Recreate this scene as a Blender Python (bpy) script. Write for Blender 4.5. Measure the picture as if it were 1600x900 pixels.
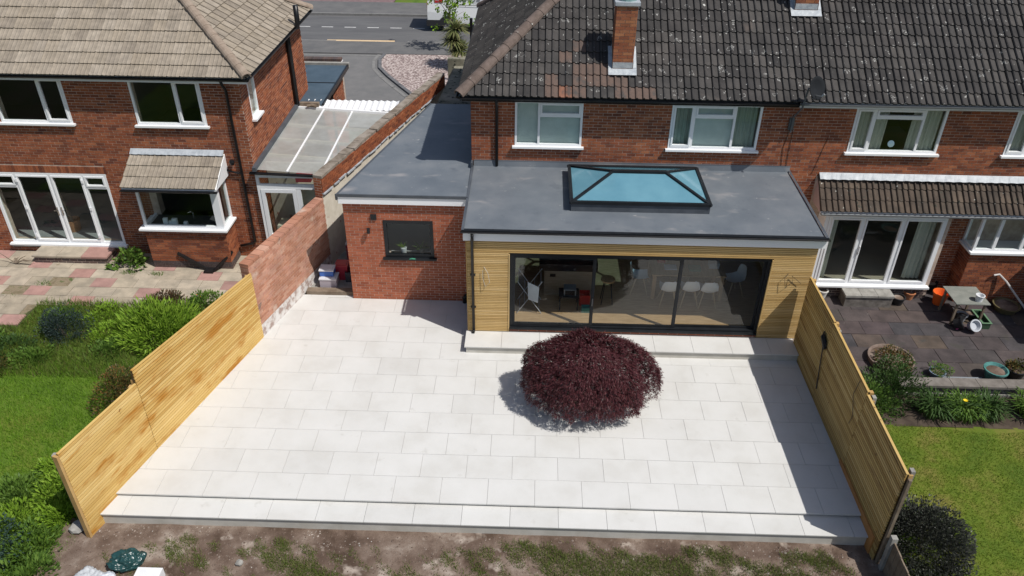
import bpy, bmesh, math, random
from mathutils import noise as mnoise
from mathutils import Vector, Matrix
random.seed(7)
R = math.radians
sc = bpy.context.scene
col = sc.collection
for o in list(bpy.data.objects): bpy.data.objects.remove(o)

# ------------------------------------------------------------------ camera
CAM = Vector((0.0, -16.993, 11.730)); PITCH, ROLL, YAW, FPX = R(33.629), R(0.6217), R(1.345), 1241.8
_f = Vector((-math.sin(YAW)*math.cos(PITCH), math.cos(YAW)*math.cos(PITCH), -math.sin(PITCH)))
_r0 = Vector((math.cos(YAW), math.sin(YAW), 0)); _u0 = _r0.cross(_f)
_r = _r0*math.cos(ROLL) + _u0*math.sin(ROLL); _u = -_r0*math.sin(ROLL) + _u0*math.cos(ROLL)
cd = bpy.data.cameras.new('camera'); cam = bpy.data.objects.new('camera', cd); col.objects.link(cam)
cd.sensor_width = 36; cd.lens = FPX*36/1600; cd.clip_start = .1; cd.clip_end = 5000
M = Matrix((_r, _u, -_f)).transposed().to_4x4(); M.translation = CAM; cam.matrix_world = M
sc.camera = cam
# ------------------------------------------------------------------ sky, sun, exposure
SUN_EL, SUN_AZ = R(57.0), R(-31.0)            # azimuth counter-clockwise from +X
sd = Vector((math.cos(SUN_AZ)*math.cos(SUN_EL), math.sin(SUN_AZ)*math.cos(SUN_EL), math.sin(SUN_EL)))
w = bpy.data.worlds.new('World'); sc.world = w; w.use_nodes = True
nt = w.node_tree; bg = nt.nodes['Background']; sky = nt.nodes.new('ShaderNodeTexSky')
sky.sky_type = 'NISHITA'; sky.sun_disc = False; sky.sun_elevation = SUN_EL
sky.sun_rotation = math.atan2(sd.x, sd.y); sky.air_density = 1.0; sky.dust_density = 1.6; sky.ozone_density = 1.0
nt.links.new(sky.outputs[0], bg.inputs[0]); bg.inputs[1].default_value = 0.09
sl = bpy.data.lights.new('sun', 'SUN'); sl.energy = 4.45; sl.angle = R(.53); sl.color = (1, .965, .91)
sun = bpy.data.objects.new('sun', sl); col.objects.link(sun); sun.location = (20, -15, 30)
sun.rotation_euler = (-sd).to_track_quat('-Z', 'Y').to_euler()
sc.view_settings.view_transform = 'Standard'; sc.view_settings.look = 'None'
sc.view_settings.exposure = 0.0; sc.view_settings.gamma = 1.0
sc.render.engine = 'CYCLES'

# ------------------------------------------------------------------ helpers
def G(px, py, z=0.0):
    """point where the ray through photo pixel (px,py) meets the level z"""
    d = _r*((px-800)/FPX) - _u*((py-450)/FPX) + _f
    return CAM + d*((z-CAM.z)/d.z)
def link(o, parent=None):
    col.objects.link(o)
    if parent is not None:
        o.parent = parent
        if parent.parent is None: o.matrix_parent_inverse = Matrix.Translation(-parent.location)
    return o
def tag(o, label=None, cat=None, group=None, kind=None):
    if label: o['label'] = label
    if cat: o['category'] = cat
    if group: o['group'] = group
    if kind: o['kind'] = kind
    return o
def thing(name, loc, label, cat, group=None):
    o = bpy.data.objects.new(name, None); o.location = loc; o.empty_display_size = .2; link(o)
    return tag(o, label, cat, group)
class MB:
    def __init__(s): s.v = []; s.f = []; s.r = []; s.rnd = False
    def face(s, pts, r=None):
        b = len(s.v); s.v += [tuple(p) for p in pts]; s.f.append(tuple(range(b, b+len(pts)))); s._r(r)
    def _r(s, r):
        if r is not None: s.rnd = True
        s.r.append(0 if r is None else r)
    def raw(s, vs, fs, r=None):
        b = len(s.v); s.v += [tuple(p) for p in vs]
        for f in fs: s.f.append(tuple(i+b for i in f)); s._r(r)
    def box(s, x0, x1, y0, y1, z0, z1, r=None):
        s.raw([(x0,y0,z0),(x1,y0,z0),(x1,y1,z0),(x0,y1,z0),(x0,y0,z1),(x1,y0,z1),(x1,y1,z1),(x0,y1,z1)],
              [(0,3,2,1),(4,5,6,7),(0,1,5,4),(1,2,6,5),(2,3,7,6),(3,0,4,7)], r)
        return s
    def bar(s, a, b, w, h, up=(0,0,1), r=None):
        a, b = Vector(a), Vector(b); d = (b-a).normalized(); up = Vector(up)
        x = d.cross(up)
        if x.length < 1e-4: x = d.cross(Vector((0,1,0)))
        x.normalize(); z = x.cross(d); x = x*(w/2); z = z*(h/2)
        s.raw([a-x-z,a+x-z,a+x+z,a-x+z,b-x-z,b+x-z,b+x+z,b-x+z],
              [(0,1,2,3),(7,6,5,4),(0,4,5,1),(1,5,6,2),(2,6,7,3),(3,7,4,0)], r)
        return s
    def prism(s, poly, z0, z1, r=None):
        n = len(poly); a = sum(poly[i][0]*poly[(i+1)%n][1]-poly[(i+1)%n][0]*poly[i][1] for i in range(n))
        if a < 0: poly = poly[::-1]
        s.raw([(p[0],p[1],z0) for p in poly]+[(p[0],p[1],z1) for p in poly],
              [tuple(range(n-1,-1,-1)), tuple(range(n,2*n))]+[(i,(i+1)%n,(i+1)%n+n,i+n) for i in range(n)], r)
        return s
    def tube(s, path, rad, n=8, cap=True, r=None):
        path = [Vector(p) for p in path]; rings = []
        rads = rad if isinstance(rad, (list, tuple)) else [rad]*len(path)
        t0 = (path[1]-path[0]).normalized(); x = t0.cross(Vector((0,0,1)))
        if x.length < .05: x = t0.cross(Vector((0,1,0)))
        x.normalize(); vs = []
        for i, p in enumerate(path):
            t = (path[min(i+1,len(path)-1)]-path[max(i-1,0)]).normalized()
            x = (x - t*x.dot(t)).normalized(); y = t.cross(x)
            vs += [p+(x*math.cos(2*math.pi*k/n)+y*math.sin(2*math.pi*k/n))*rads[i] for k in range(n)]
        fs = [(i*n+k, i*n+(k+1)%n, (i+1)*n+(k+1)%n, (i+1)*n+k) for i in range(len(path)-1) for k in range(n)]
        if cap: fs += [tuple(range(n-1,-1,-1)), tuple(range((len(path)-1)*n, len(path)*n))]
        s.raw(vs, fs, r); return s
    def lathe(s, c, prof, n=20, r=None, axis=None):
        c = Vector(c); vs = []; q = Vector((0,0,1)).rotation_difference(Vector(axis)) if axis else None
        for (rr, z) in prof:
            for k in range(n):
                p = Vector((rr*math.cos(2*math.pi*k/n), rr*math.sin(2*math.pi*k/n), z))
                vs.append(c + (q @ p if q else p))
        fs = [(i*n+k, i*n+(k+1)%n, (i+1)*n+(k+1)%n, (i+1)*n+k) for i in range(len(prof)-1) for k in range(n)]
        s.raw(vs, fs, r); return s
    def build(s, name, m, parent=None, smooth=False, at=None, kind=None):
        me = bpy.data.meshes.new(name)
        vs = s.v if at is None else [(p[0]-at[0], p[1]-at[1], p[2]-at[2]) for p in s.v]
        me.from_pydata(vs, [], s.f)
        if s.rnd:
            at_ = me.attributes.new('rnd', 'FLOAT', 'FACE'); at_.data.foreach_set('value', s.r)
        if smooth: me.polygons.foreach_set('use_smooth', [True]*len(me.polygons))
        me.update()
        if m is not None: me.materials.append(m)
        o = bpy.data.objects.new(name, me)
        if at is not None: o.location = at
        link(o, parent)
        if kind: o['kind'] = kind
        return o
def bx(name, m, parent, *a, **k):
    mb = MB(); mb.box(*a); return mb.build(name, m, parent, **k)
def piece(name, me, parent, basis):
    o = bpy.data.objects.new(name, me); o.matrix_basis = basis; return link(o, parent)
def clip_poly(poly, planes):
    """2D Sutherland-Hodgman; planes (px,py,nx,ny): keep side where dot(n, p-P) >= 0"""
    for (px,py,nx,ny) in planes:
        out = []
        for i in range(len(poly)):
            a, b = poly[i], poly[(i+1)%len(poly)]
            da, db = (a[0]-px)*nx+(a[1]-py)*ny, (b[0]-px)*nx+(b[1]-py)*ny
            if da >= 0: out.append(a)
            if da*db < 0: t = da/(da-db); out.append((a[0]+(b[0]-a[0])*t, a[1]+(b[1]-a[1])*t))
        poly = out
        if len(poly) < 3: return []
    return poly
# ---- materials
def nodes(name):
    m = bpy.data.materials.new(name); m.use_nodes = True; n = m.node_tree.nodes; l = m.node_tree.links
    return m, n, l, n['Principled BSDF']
def rnd_socket(n, l):
    at = n.new('ShaderNodeAttribute'); at.attribute_name = 'rnd'; oi = n.new('ShaderNodeObjectInfo')
    ad = n.new('ShaderNodeMath'); ad.operation = 'ADD'; l.new(at.outputs['Fac'], ad.inputs[0]); l.new(oi.outputs['Random'], ad.inputs[1])
    fr = n.new('ShaderNodeMath'); fr.operation = 'FRACT'; l.new(ad.outputs[0], fr.inputs[0]); return fr.outputs[0]
def mixc(n, l, fac, a, b, mode='MIX'):
    mx = n.new('ShaderNodeMix'); mx.data_type = 'RGBA'; mx.blend_type = mode
    for s, v in ((0, fac), (6, a), (7, b)):
        if hasattr(v, 'is_output') or hasattr(v, 'links'): l.new(v, mx.inputs[s])
        else: mx.inputs[s].default_value = v if s == 0 else (*v, 1)
    return mx.outputs[2]
def noise(n, l, scale, detail=4, stretch=None, rough=.6):
    g = n.new('ShaderNodeNewGeometry'); t = n.new('ShaderNodeTexNoise'); t.inputs['Scale'].default_value = scale
    t.inputs['Detail'].default_value = detail; t.inputs['Roughness'].default_value = rough; src = g.outputs['Position']
    if stretch:
        mp = n.new('ShaderNodeMapping'); mp.inputs['Scale'].default_value = stretch; l.new(src, mp.inputs[0]); src = mp.outputs[0]
    l.new(src, t.inputs['Vector']); return t.outputs['Fac']
def ramp(n, l, fac, stops, interp='LINEAR'):
    r = n.new('ShaderNodeValToRGB'); r.color_ramp.interpolation = interp; e = r.color_ramp.elements
    while len(e) < len(stops): e.new(.5)
    for i, (p, c) in enumerate(stops):
        e[i].position = p; e[i].color = (*c, 1) if not isinstance(c, (int, float)) else (c, c, c, 1)
    l.new(fac, r.inputs[0]); return r.outputs[0]
def mat(name, cols, scale=4, rough=.75, spec=.3, var=0.0, pieces=None, bump=0, bscale=60, stretch=None, spots=None, lo=.35, hi=.65, metal=0, fine=0.0):
    """cols: noise-mixed colours; pieces: colour list picked per piece; var: brightness spread per piece; spots: (colour, scale, threshold)"""
    m, n, l, p = nodes(name)
    if len(cols) == 1: c = None; base = cols[0]
    else: c = base = ramp(n, l, noise(n, l, scale, 5, stretch), [(lo+(hi-lo)*i/(len(cols)-1), q) for i, q in enumerate(cols)])
    if pieces:
        pc = ramp(n, l, rnd_socket(n, l), [(i/max(1,len(pieces)-1), q) for i, q in enumerate(pieces)])
        base = mixc(n, l, 1.0, pc, base, 'MULTIPLY')
    if var:
        v = ramp(n, l, rnd_socket(n, l), [(0, 1-var), (.15, 1-var*.35), (1, 1.0)]); base = mixc(n, l, 1.0, base, v, 'MULTIPLY')
    if fine:
        v = ramp(n, l, noise(n, l, 90, 3), [(.3, 1-fine), (.7, 1.0)]); base = mixc(n, l, 1.0, base, v, 'MULTIPLY')
    for sp in (spots or []):
        f = ramp(n, l, noise(n, l, sp[1], 3, sp[4] if len(sp) > 4 else None), [(sp[2], 0.0), (sp[2]+(sp[3] if len(sp) > 3 else .03), 1.0)] if len(sp) < 6 else [(sp[2]-.015, 0.0), (sp[2], 1.0), (sp[2]+sp[3], 0.0)]); base = mixc(n, l, f, base, sp[0])
    if hasattr(base, 'is_output'): l.new(base, p.inputs['Base Color'])
    else: p.inputs['Base Color'].default_value = (*base, 1)
    p.inputs['Roughness'].default_value = rough; p.inputs['Specular IOR Level'].default_value = spec; p.inputs['Metallic'].default_value = metal
    if bump:
        b = n.new('ShaderNodeBump'); b.inputs['Strength'].default_value = bump; b.inputs['Distance'].default_value = .01
        l.new(noise(n, l, bscale, 4, stretch), b.inputs['Height']); l.new(b.outputs[0], p.inputs['Normal'])
    return m
def glass(name, tint, refl=.04, rough=.0, boost=1.0, rtint=(1,1,1)):
    m, n, l, p = nodes(name); n.remove(p); out = n['Material Output']
    tr = n.new('ShaderNodeBsdfTransparent'); tr.inputs[0].default_value = (*tint, 1)
    gl = n.new('ShaderNodeBsdfGlossy'); gl.inputs['Roughness'].default_value = rough; gl.inputs[0].default_value = (*rtint, 1)
    fr = n.new('ShaderNodeLayerWeight'); fr.inputs[0].default_value = .5
    pw = n.new('ShaderNodeMath'); pw.operation = 'POWER'; pw.inputs[1].default_value = 4.0; l.new(fr.outputs['Facing'], pw.inputs[0])
    ma = n.new('ShaderNodeMath'); ma.operation = 'MULTIPLY_ADD'; ma.inputs[1].default_value = boost; ma.inputs[2].default_value = refl; ma.use_clamp = True
    l.new(pw.outputs[0], ma.inputs[0]); mx = n.new('ShaderNodeMixShader')
    l.new(ma.outputs[0], mx.inputs[0]); l.new(tr.outputs[0], mx.inputs[1]); l.new(gl.outputs[0], mx.inputs[2]); l.new(mx.outputs[0], out.inputs[0])
    return m
def leafmat(name, pieces, rough=.55, trans=.25):
    m, n, l, p = nodes(name); out = n['Material Output']
    c = ramp(n, l, rnd_socket(n, l), [(i/max(1,len(pieces)-1), q) for i, q in enumerate(pieces)])
    l.new(c, p.inputs['Base Color']); p.inputs['Roughness'].default_value = rough; p.inputs['Specular IOR Level'].default_value = .25
    t = n.new('ShaderNodeBsdfTranslucent'); l.new(c, t.inputs[0]); mx = n.new('ShaderNodeMixShader'); mx.inputs[0].default_value = trans
    l.new(p.outputs[0], mx.inputs[1]); l.new(t.outputs[0], mx.inputs[2]); l.new(mx.outputs[0], out.inputs[0]); return m

W = {}
W['slab'] = mat('pale_porcelain', [(.565,.557,.530),(.60,.595,.572),(.62,.615,.595)], 1.3, .55, .3, var=.06, fine=.06, spots=[((.48,.47,.44), 2.7, .66, .14)], bump=.06, bscale=30)
W['grout'] = mat('grey_grout', [(.40,.39,.36),(.52,.51,.48)], 8)
W['riser'] = mat('beige_riser', [(.46,.44,.39),(.56,.54,.49)], 3, .6, fine=.06)
W['mortar'] = mat('mortar', [(.40,.31,.25),(.55,.45,.37)], 6, .95)
W['mortar_new'] = mat('new_mortar', [(.50,.38,.32),(.60,.48,.41)], 6, .95)
BR = [(.25,.078,.038),(.34,.112,.052),(.16,.056,.036),(.37,.128,.060),(.30,.093,.043),(.41,.155,.075),(.20,.066,.038),(.32,.102,.048)]
W['brick'] = mat('weathered_brick', [(.80,.80,.80),(1.1,1.08,1.05)], 3, .9, .2, pieces=BR, fine=.22, bump=.3, bscale=80)
W['brick_side'] = W['brick']
W['brick_new'] = mat('new_red_brick', [(.85,.85,.85),(1.08,1.05,1.05)], 3, .9, .2, pieces=[(.36,.112,.058),(.42,.142,.076),(.31,.092,.05),(.44,.152,.082),(.38,.122,.064)], fine=.15, bump=.25, bscale=80)
W['brick_pink'] = mat('pink_flaking_brick', [(.8,.8,.8),(1.12,1.12,1.12)], 2, .95, .15, pieces=[(.46,.225,.15),(.53,.275,.185),(.41,.19,.12),(.50,.26,.19),(.55,.32,.23)], fine=.2, bump=.4, bscale=50,
                      spots=[((.56,.44,.36), 1.6, .60, .14), ((.22,.15,.12), 3.1, .66, .05)])
W['mortar_pink'] = mat('pink_mortar', [(.42,.27,.20),(.52,.38,.30)], 4, .95)
W['brick_dark'] = mat('blue_black_brick', [(.85,.85,.85),(1.1,1.1,1.1)], 3, .8, .3, pieces=[(.07,.055,.05),(.11,.075,.065),(.09,.07,.07),(.14,.09,.075)], fine=.2)
W['whitewash'] = mat('flaking_whitewash', [(.34,.26,.23),(.55,.51,.48),(.64,.62,.60)], 7, .9, lo=.38, hi=.60)
W['cream'] = mat('cream_render', [(.55,.50,.41),(.66,.61,.52)], 4, .9, spots=[((.40,.22,.17), 3, .66, .04)])
W['tile_light'] = mat('buff_concrete_tile', [(.78,.78,.78),(1.05,1.05,1.05)], 5, .9, .2, pieces=[(.30,.255,.20),(.35,.30,.24),(.27,.23,.185),(.37,.32,.26),(.32,.27,.21)], fine=.22, bump=.3, bscale=70)
W['tile_dark'] = mat('dark_concrete_tile', [(.72,.72,.72),(1.12,1.1,1.08)], 2.0, .9, .2,
                     pieces=[(.064,.061,.060),(.084,.080,.078),(.072,.067,.066),(.055,.053,.053),(.096,.090,.086),(.079,.075,.073),(.068,.065,.064)], fine=.35, bump=.4, bscale=60,
                     spots=[((.42,.42,.40), 5.0, .665, .022, None, 1), ((.46,.46,.43), 6.5, .72, .02), ((.36,.36,.33), 12, .72, .03), ((.13,.105,.09), .8, .68, .14)])
W['tile_rust'] = mat('orange_worn_tile', [(.10,.075,.065),(.22,.105,.07),(.27,.13,.085)], 5, .9, fine=.25)
W['tile_canopy'] = mat('mossy_brown_tile', [(.7,.7,.7),(1.15,1.1,1.05)], 3, .9, .2, pieces=[(.095,.074,.06),(.125,.10,.08),(.075,.063,.054),(.11,.086,.07)], fine=.3, bump=.4, spots=[((.5,.5,.45), 9, .70, .03),((.05,.05,.04), 6, .64, .04)])
W['ridge_dark'] = mat('ridge_tile_dark', [(.12,.09,.075),(.19,.145,.125)], 5, .9, fine=.3, spots=[((.48,.47,.43), 6, .68, .03)])
W['ridge_light'] = mat('ridge_tile_buff', [(.26,.20,.155),(.36,.29,.23)], 5, .9, fine=.25)
W['felt'] = mat('grey_roof_membrane', [(.112,.130,.151),(.145,.163,.183),(.19,.203,.217)], 1.0, .45, .45, lo=.3, hi=.75, fine=.12, spots=[((.33,.31,.30), 1.0, .60, .22, (.8,1.6,1)), ((.40,.39,.38), 8, .69, .08, (.6,1.4,1)), ((.085,.10,.12), 2.3, .62, .2)])
W['felt_edge'] = mat('membrane_edge', [(.06,.068,.08),(.085,.095,.11)], 3, .5, .4)
W['felt_blue'] = mat('blue_grey_felt', [(.055,.085,.115),(.075,.11,.145)], 2, .6, fine=.15)
W['moss_roof'] = mat('mossy_old_felt', [(.10,.10,.075),(.19,.18,.135),(.27,.25,.20)], 2, .95, spots=[((.03,.033,.025), 6, .58, .05)])
W['white'] = mat('white_upvc', [(.80,.81,.82)], rough=.3, spec=.5)
W['white_dull'] = mat('white_fascia', [(.74,.75,.76),(.80,.81,.82)], 2, .45)
W['black'] = mat('black_plastic', [(.008,.008,.009),(.014,.014,.015)], 5, .35, .3)
W['anth'] = mat('anthracite_aluminium', [(.010,.0115,.0135),(.015,.017,.020)], 4, .4, .3)
W['lead'] = mat('lead_flashing', [(.30,.33,.36),(.42,.45,.48)], 6, .5, .5, bump=.3, bscale=20)
W['slat'] = mat('treated_softwood', [(.94,.92,.88),(1.04,1.03,1.02)], 1.6, .7, .25,
                pieces=[(.48,.31,.12),(.66,.46,.20),(.53,.345,.13),(.71,.51,.245),(.58,.385,.155),(.67,.475,.215)], fine=.12, spots=[((.25,.12,.035), 9, .72, .03)])
W['fence'] = mat('orange_treated_fence', [(.94,.91,.86),(1.04,1.03,1.02)], 1.2, .7, .25,
                 pieces=[(.48,.29,.08),(.66,.46,.17),(.52,.32,.09),(.70,.51,.21),(.58,.38,.12),(.68,.48,.18)], fine=.12,
                 spots=[((.42,.19,.03), 1.7, .53, .13, (1,.5,1.7)), ((.47,.25,.06), 4, .58, .12, (1,.3,3)), ((.20,.08,.02), 6, .74, .03)])
W['fence_r'] = mat('olive_treated_fence', [(.90,.88,.84),(1.05,1.04,1.02)], 1.2, .7, .25,
                   pieces=[(.40,.25,.075),(.58,.40,.15),(.32,.19,.055),(.64,.46,.20),(.44,.28,.09),(.60,.42,.165)], fine=.15, spots=[((.22,.12,.04), 2.5, .58, .14, (1,.3,3)), ((.13,.065,.025), 7, .70, .03)])
W['post'] = mat('timber_post', [(.42,.25,.09),(.52,.34,.14)], 3, .7, fine=.1)
W['oldwood'] = mat('old_timber', [(.16,.12,.085),(.25,.20,.15)], 5, .9, fine=.2)
W['concrete'] = mat('grey_concrete', [(.24,.23,.21),(.36,.35,.32)], 5, .9, fine=.2)
W['flagL'] = mat('buff_flagstone', [(.75,.75,.75),(1.08,1.06,1.04)], 3, .9, .2, pieces=[(.42,.365,.28),(.48,.42,.335),(.38,.33,.255),(.45,.39,.31)], fine=.18, bump=.3, spots=[((.20,.16,.10), 2.2, .66, .08)])
W['flagP'] = mat('pink_flagstone', [(.80,.80,.80),(1.05,1.05,1.05)], 3, .9, .2, pieces=[(.40,.235,.20),(.45,.27,.235),(.37,.23,.20)], fine=.18, bump=.3)
W['jointL'] = mat('sandy_joint', [(.16,.13,.08),(.24,.19,.13),(.07,.10,.03)], 5, .95)
W['flagR'] = mat('dark_flagstone', [(.7,.7,.7),(1.15,1.12,1.1)], 2.5, .85, .25, pieces=[(.075,.063,.064),(.096,.08,.079),(.068,.065,.071),(.108,.086,.069),(.086,.069,.076),(.12,.094,.067)], fine=.3, bump=.4, spots=[((.35,.33,.29), 9, .745, .02), ((.06,.055,.05), 2, .62, .08)])
W['jointR'] = mat('dark_joint', [(.06,.05,.045),(.12,.10,.09)], 6, .95)
W['asphalt'] = mat('road_asphalt', [(.105,.105,.11),(.14,.14,.142)], 1.2, .95, fine=.2, stretch=(.3,1.5,1))
W['path'] = mat('footpath_asphalt', [(.12,.12,.122),(.155,.152,.15)], 1.5, .95, fine=.2)
W['drive'] = mat('drive_asphalt', [(.15,.15,.15),(.185,.18,.178)], 1.5, .95, fine=.22)
W['kerb'] = mat('kerb_stone', [(.17,.168,.162),(.21,.205,.20)], 4, .9)
W['kerb_pale'] = mat('pale_dropped_kerb', [(.55,.40,.24),(.62,.46,.29)], 4, .9)
W['paint'] = mat('road_paint', [(.50,.50,.49),(.66,.66,.65)], 9, .8)
W['gravel'] = mat('pink_gravel', [(.14,.105,.10),(.31,.24,.225),(.50,.44,.41)], 11, .95, lo=.40, hi=.60, bump=.8, bscale=14)
W['soil'] = mat('bare_soil', [(.085,.055,.038),(.145,.10,.075),(.225,.168,.132),(.36,.30,.25)], 1.3, .95, lo=.36, hi=.66, fine=.4, bump=1.0, bscale=18, spots=[((.34,.285,.24), 2.1, .60, .10)])
W['lawn'] = mat('lawn_base', [(.07,.13,.012),(.105,.18,.018),(.13,.17,.022)], 1.6, .95, fine=.3)
W['lawn_dry'] = mat('dry_lawn_base', [(.08,.13,.012),(.12,.165,.016),(.19,.175,.04)], 1.1, .95, fine=.3)
W['field'] = mat('rough_grass_ground', [(.05,.07,.022),(.075,.085,.035),(.10,.085,.055)], .6, .95, fine=.3)
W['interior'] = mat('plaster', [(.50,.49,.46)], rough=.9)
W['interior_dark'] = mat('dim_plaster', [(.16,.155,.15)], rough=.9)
W['oak'] = mat('oak_floor', [(.36,.23,.115),(.50,.34,.185)], 3, .45, stretch=(1,8,1), fine=.1)
W['curtain'] = mat('cream_curtain', [(.50,.49,.42),(.62,.60,.52)], 9, .9, stretch=(4,1,.1))
W['curtain_g'] = mat('sage_curtain', [(.26,.32,.27),(.38,.43,.37)], 9, .9, stretch=(4,1,.1))
W['blind'] = mat('pale_blind', [(.52,.58,.56),(.60,.66,.64)], 3, .8)
W['glass'] = glass('window_glass', (.82,.88,.86), .035, 0, .7)
W['glass_door'] = glass('sliding_door_glass', (.86,.89,.88), .065, 0, .8)
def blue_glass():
    m, n, l, p = nodes('blue_lantern_glass_painted_sky'); out = n['Material Output']
    c = ramp(n, l, noise(n, l, .9, 4), [(.3, (.13,.32,.42)), (.7, (.20,.43,.53))]); l.new(c, p.inputs['Base Color']); p.inputs['Roughness'].default_value = .06; p.inputs['Specular IOR Level'].default_value = .8  # sky reflection painted into the base blue, along with the glass's own tint
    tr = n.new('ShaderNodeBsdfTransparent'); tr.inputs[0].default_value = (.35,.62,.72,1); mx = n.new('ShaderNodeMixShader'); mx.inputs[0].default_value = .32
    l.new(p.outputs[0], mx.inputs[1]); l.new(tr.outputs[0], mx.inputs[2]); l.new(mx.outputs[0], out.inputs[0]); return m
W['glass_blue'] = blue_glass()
def poly_mat():
    m, n, l, p = nodes('smoky_polycarbonate'); out = n['Material Output']
    c = ramp(n, l, noise(n, l, 1.5, 4), [(.3, (.42,.42,.39)), (.7, (.58,.60,.58))])
    l.new(c, p.inputs['Base Color']); p.inputs['Roughness'].default_value = .3
    tr = n.new('ShaderNodeBsdfTransparent'); tr.inputs[0].default_value = (.8,.82,.8,1)
    mx = n.new('ShaderNodeMixShader'); mx.inputs[0].default_value = .45
    l.new(p.outputs[0], mx.inputs[1]); l.new(tr.outputs[0], mx.inputs[2]); l.new(mx.outputs[0], out.inputs[0]); return m
W['poly'] = poly_mat()

# ------------------------------------------------------------------ builders for pieces
def wall_panel(mb, P0, U, L, z0, z1, t, ops=()):
    """mortar backing behind the brick faces, openings (u0,u1,z0,z1) left out; outward normal (Uy,-Ux)"""
    nx, ny = U[1], -U[0]
    us = sorted({0, L, *[o[0] for o in ops], *[o[1] for o in ops]}); zs = sorted({z0, z1, *[o[2] for o in ops], *[o[3] for o in ops]})
    us = [u for u in us if 0 <= u <= L]; zs = [z for z in zs if z0 <= z <= z1]
    for zi in range(len(zs)-1):
        run = None
        for ui in range(len(us)):
            solid = ui < len(us)-1 and not any(o[0] < (us[ui]+us[ui+1])/2 < o[1] and o[2] < (zs[zi]+zs[zi+1])/2 < o[3] for o in ops)
            if solid and run is None: run = us[ui]
            if not solid and run is not None:
                a, b = run, us[ui]; run = None
                q = [(P0[0]+U[0]*u+nx*d, P0[1]+U[1]*u+ny*d) for u, d in ((a,-.002),(b,-.002),(b,-t),(a,-t))]
                mb.prism(q, zs[zi], zs[zi+1])
_unit = None
def unit_brick(m):
    me = bpy.data.meshes.new('brick')
    me.from_pydata([(0,0,0),(1,0,0),(1,-1,0),(0,-1,0),(0,0,1),(1,0,1),(1,-1,1),(0,-1,1)], [],
                   [(3,2,1,0),(4,7,6,5),(3,7,4,0)[::-1],(2,1,5,6),(3,2,6,7)[::1]])
    me.materials.append(m); return me
_ub = {}
def bricks(wall, P0, U, L, z0, z1, m, ops=(), limit=300, course=.075, blen=.225, proud=.004, ztop=None, soldier=()):
    """brick faces laid in stretcher bond on a wall; the nearest ones are single objects, the rest one joined part"""
    if m.name not in _ub: _ub[m.name] = unit_brick(m)
    me = _ub[m.name]; ang = math.atan2(U[1], U[0]); nx, ny = U[1], -U[0]; out = []
    k = 0; z = z0
    while z < z1-.02:
        zt = min(z+course-.013, z1); off = (k % 2)*blen/2 + random.uniform(-.004,.004); u = -off
        while u < L:
            segs = [(max(u, 0), min(u+blen-.013, L))]; u += blen
            for o in ops:
                if o[2]-.02 < (z+zt)/2 < o[3]+.02:
                    ns = []
                    for a, b in segs:
                        if b <= o[0] or a >= o[1]: ns.append((a, b)); continue
                        if a < o[0]: ns.append((a, o[0]))
                        if b > o[1]: ns.append((o[1], b))
                    segs = ns
            for a, b in segs:
                if b-a < .03: continue
                zz = zt
                if ztop is not None and (z+zt)/2 > ztop((a+b)/2): continue
                out.append((a, b, z, zz, proud+random.uniform(-.002,.002)))
        z += course; k += 1
    def ctr(q): return Vector((P0[0]+U[0]*q[0], P0[1]+U[1]*q[0], q[2]))
    out.sort(key=lambda q: (ctr(q)-CAM).length)
    rot = Matrix.Rotation(ang, 4, 'Z')
    for q in out[:limit]:
        T = Matrix.Translation(ctr(q)-Vector((nx,ny,0))*.004) @ rot @ Matrix.Diagonal((q[1]-q[0], q[4]+.004, q[3]-q[2], 1))
        piece('brick', me, wall, T)
    mb = MB()
    for q in out[limit:]:
        a = ctr(q); ux, uy = U[0]*(q[1]-q[0]), U[1]*(q[1]-q[0]); h = q[3]-q[2]; d = q[4]
        A = a; B = a+Vector((ux,uy,0)); o = Vector((nx,ny,0))*d; i = Vector((nx,ny,0))*-.004; Z = Vector((0,0,h)); r = random.random()
        mb.raw([A+i,B+i,B+o,A+o,A+i+Z,B+i+Z,B+o+Z,A+o+Z], [(3,2,6,7),(0,3,7,4),(2,1,5,6),(7,6,5,4),(0,1,2,3)], r)
    if mb.f: mb.build('bricks', m, wall, kind='stuff')
    return len(out)
def tile_mesh(tw, ln, prof, th):
    """interlocking tile: x across, y up the slope, z away from the roof"""
    n = len(prof); vs = []
    for (x, z) in prof: vs.append((x*tw, 0, z+th)); 
    for (x, z) in prof: vs.append((x*tw, ln, z+.004))
    for (x, z) in prof: vs.append((x*tw, 0, z*.8-.004))
    fs = [(i, i+1, n+i+1, n+i) for i in range(n-1)] + [(2*n+i, 2*n+i+1, i+1, i) for i in range(n-1)]
    vs += [(prof[0][0]*tw, ln, -.004), (prof[-1][0]*tw, ln, -.004)]
    fs += [(0, n, 3*n, 2*n), (n-1, 3*n-1, 3*n+1, 2*n-1)]
    return vs, fs
ROMAN = [(0,.018),(.05,.044),(.13,.046),(.19,.008),(.46,.0),(.50,.030),(.55,.044),(.63,.046),(.69,.008),(.965,.0)]
RIBBED = [(0,.020),(.06,.026),(.14,.006),(.30,.003),(.38,.015),(.46,.003),(.62,.003),(.70,.015),(.78,.003),(.955,.0)]
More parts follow.
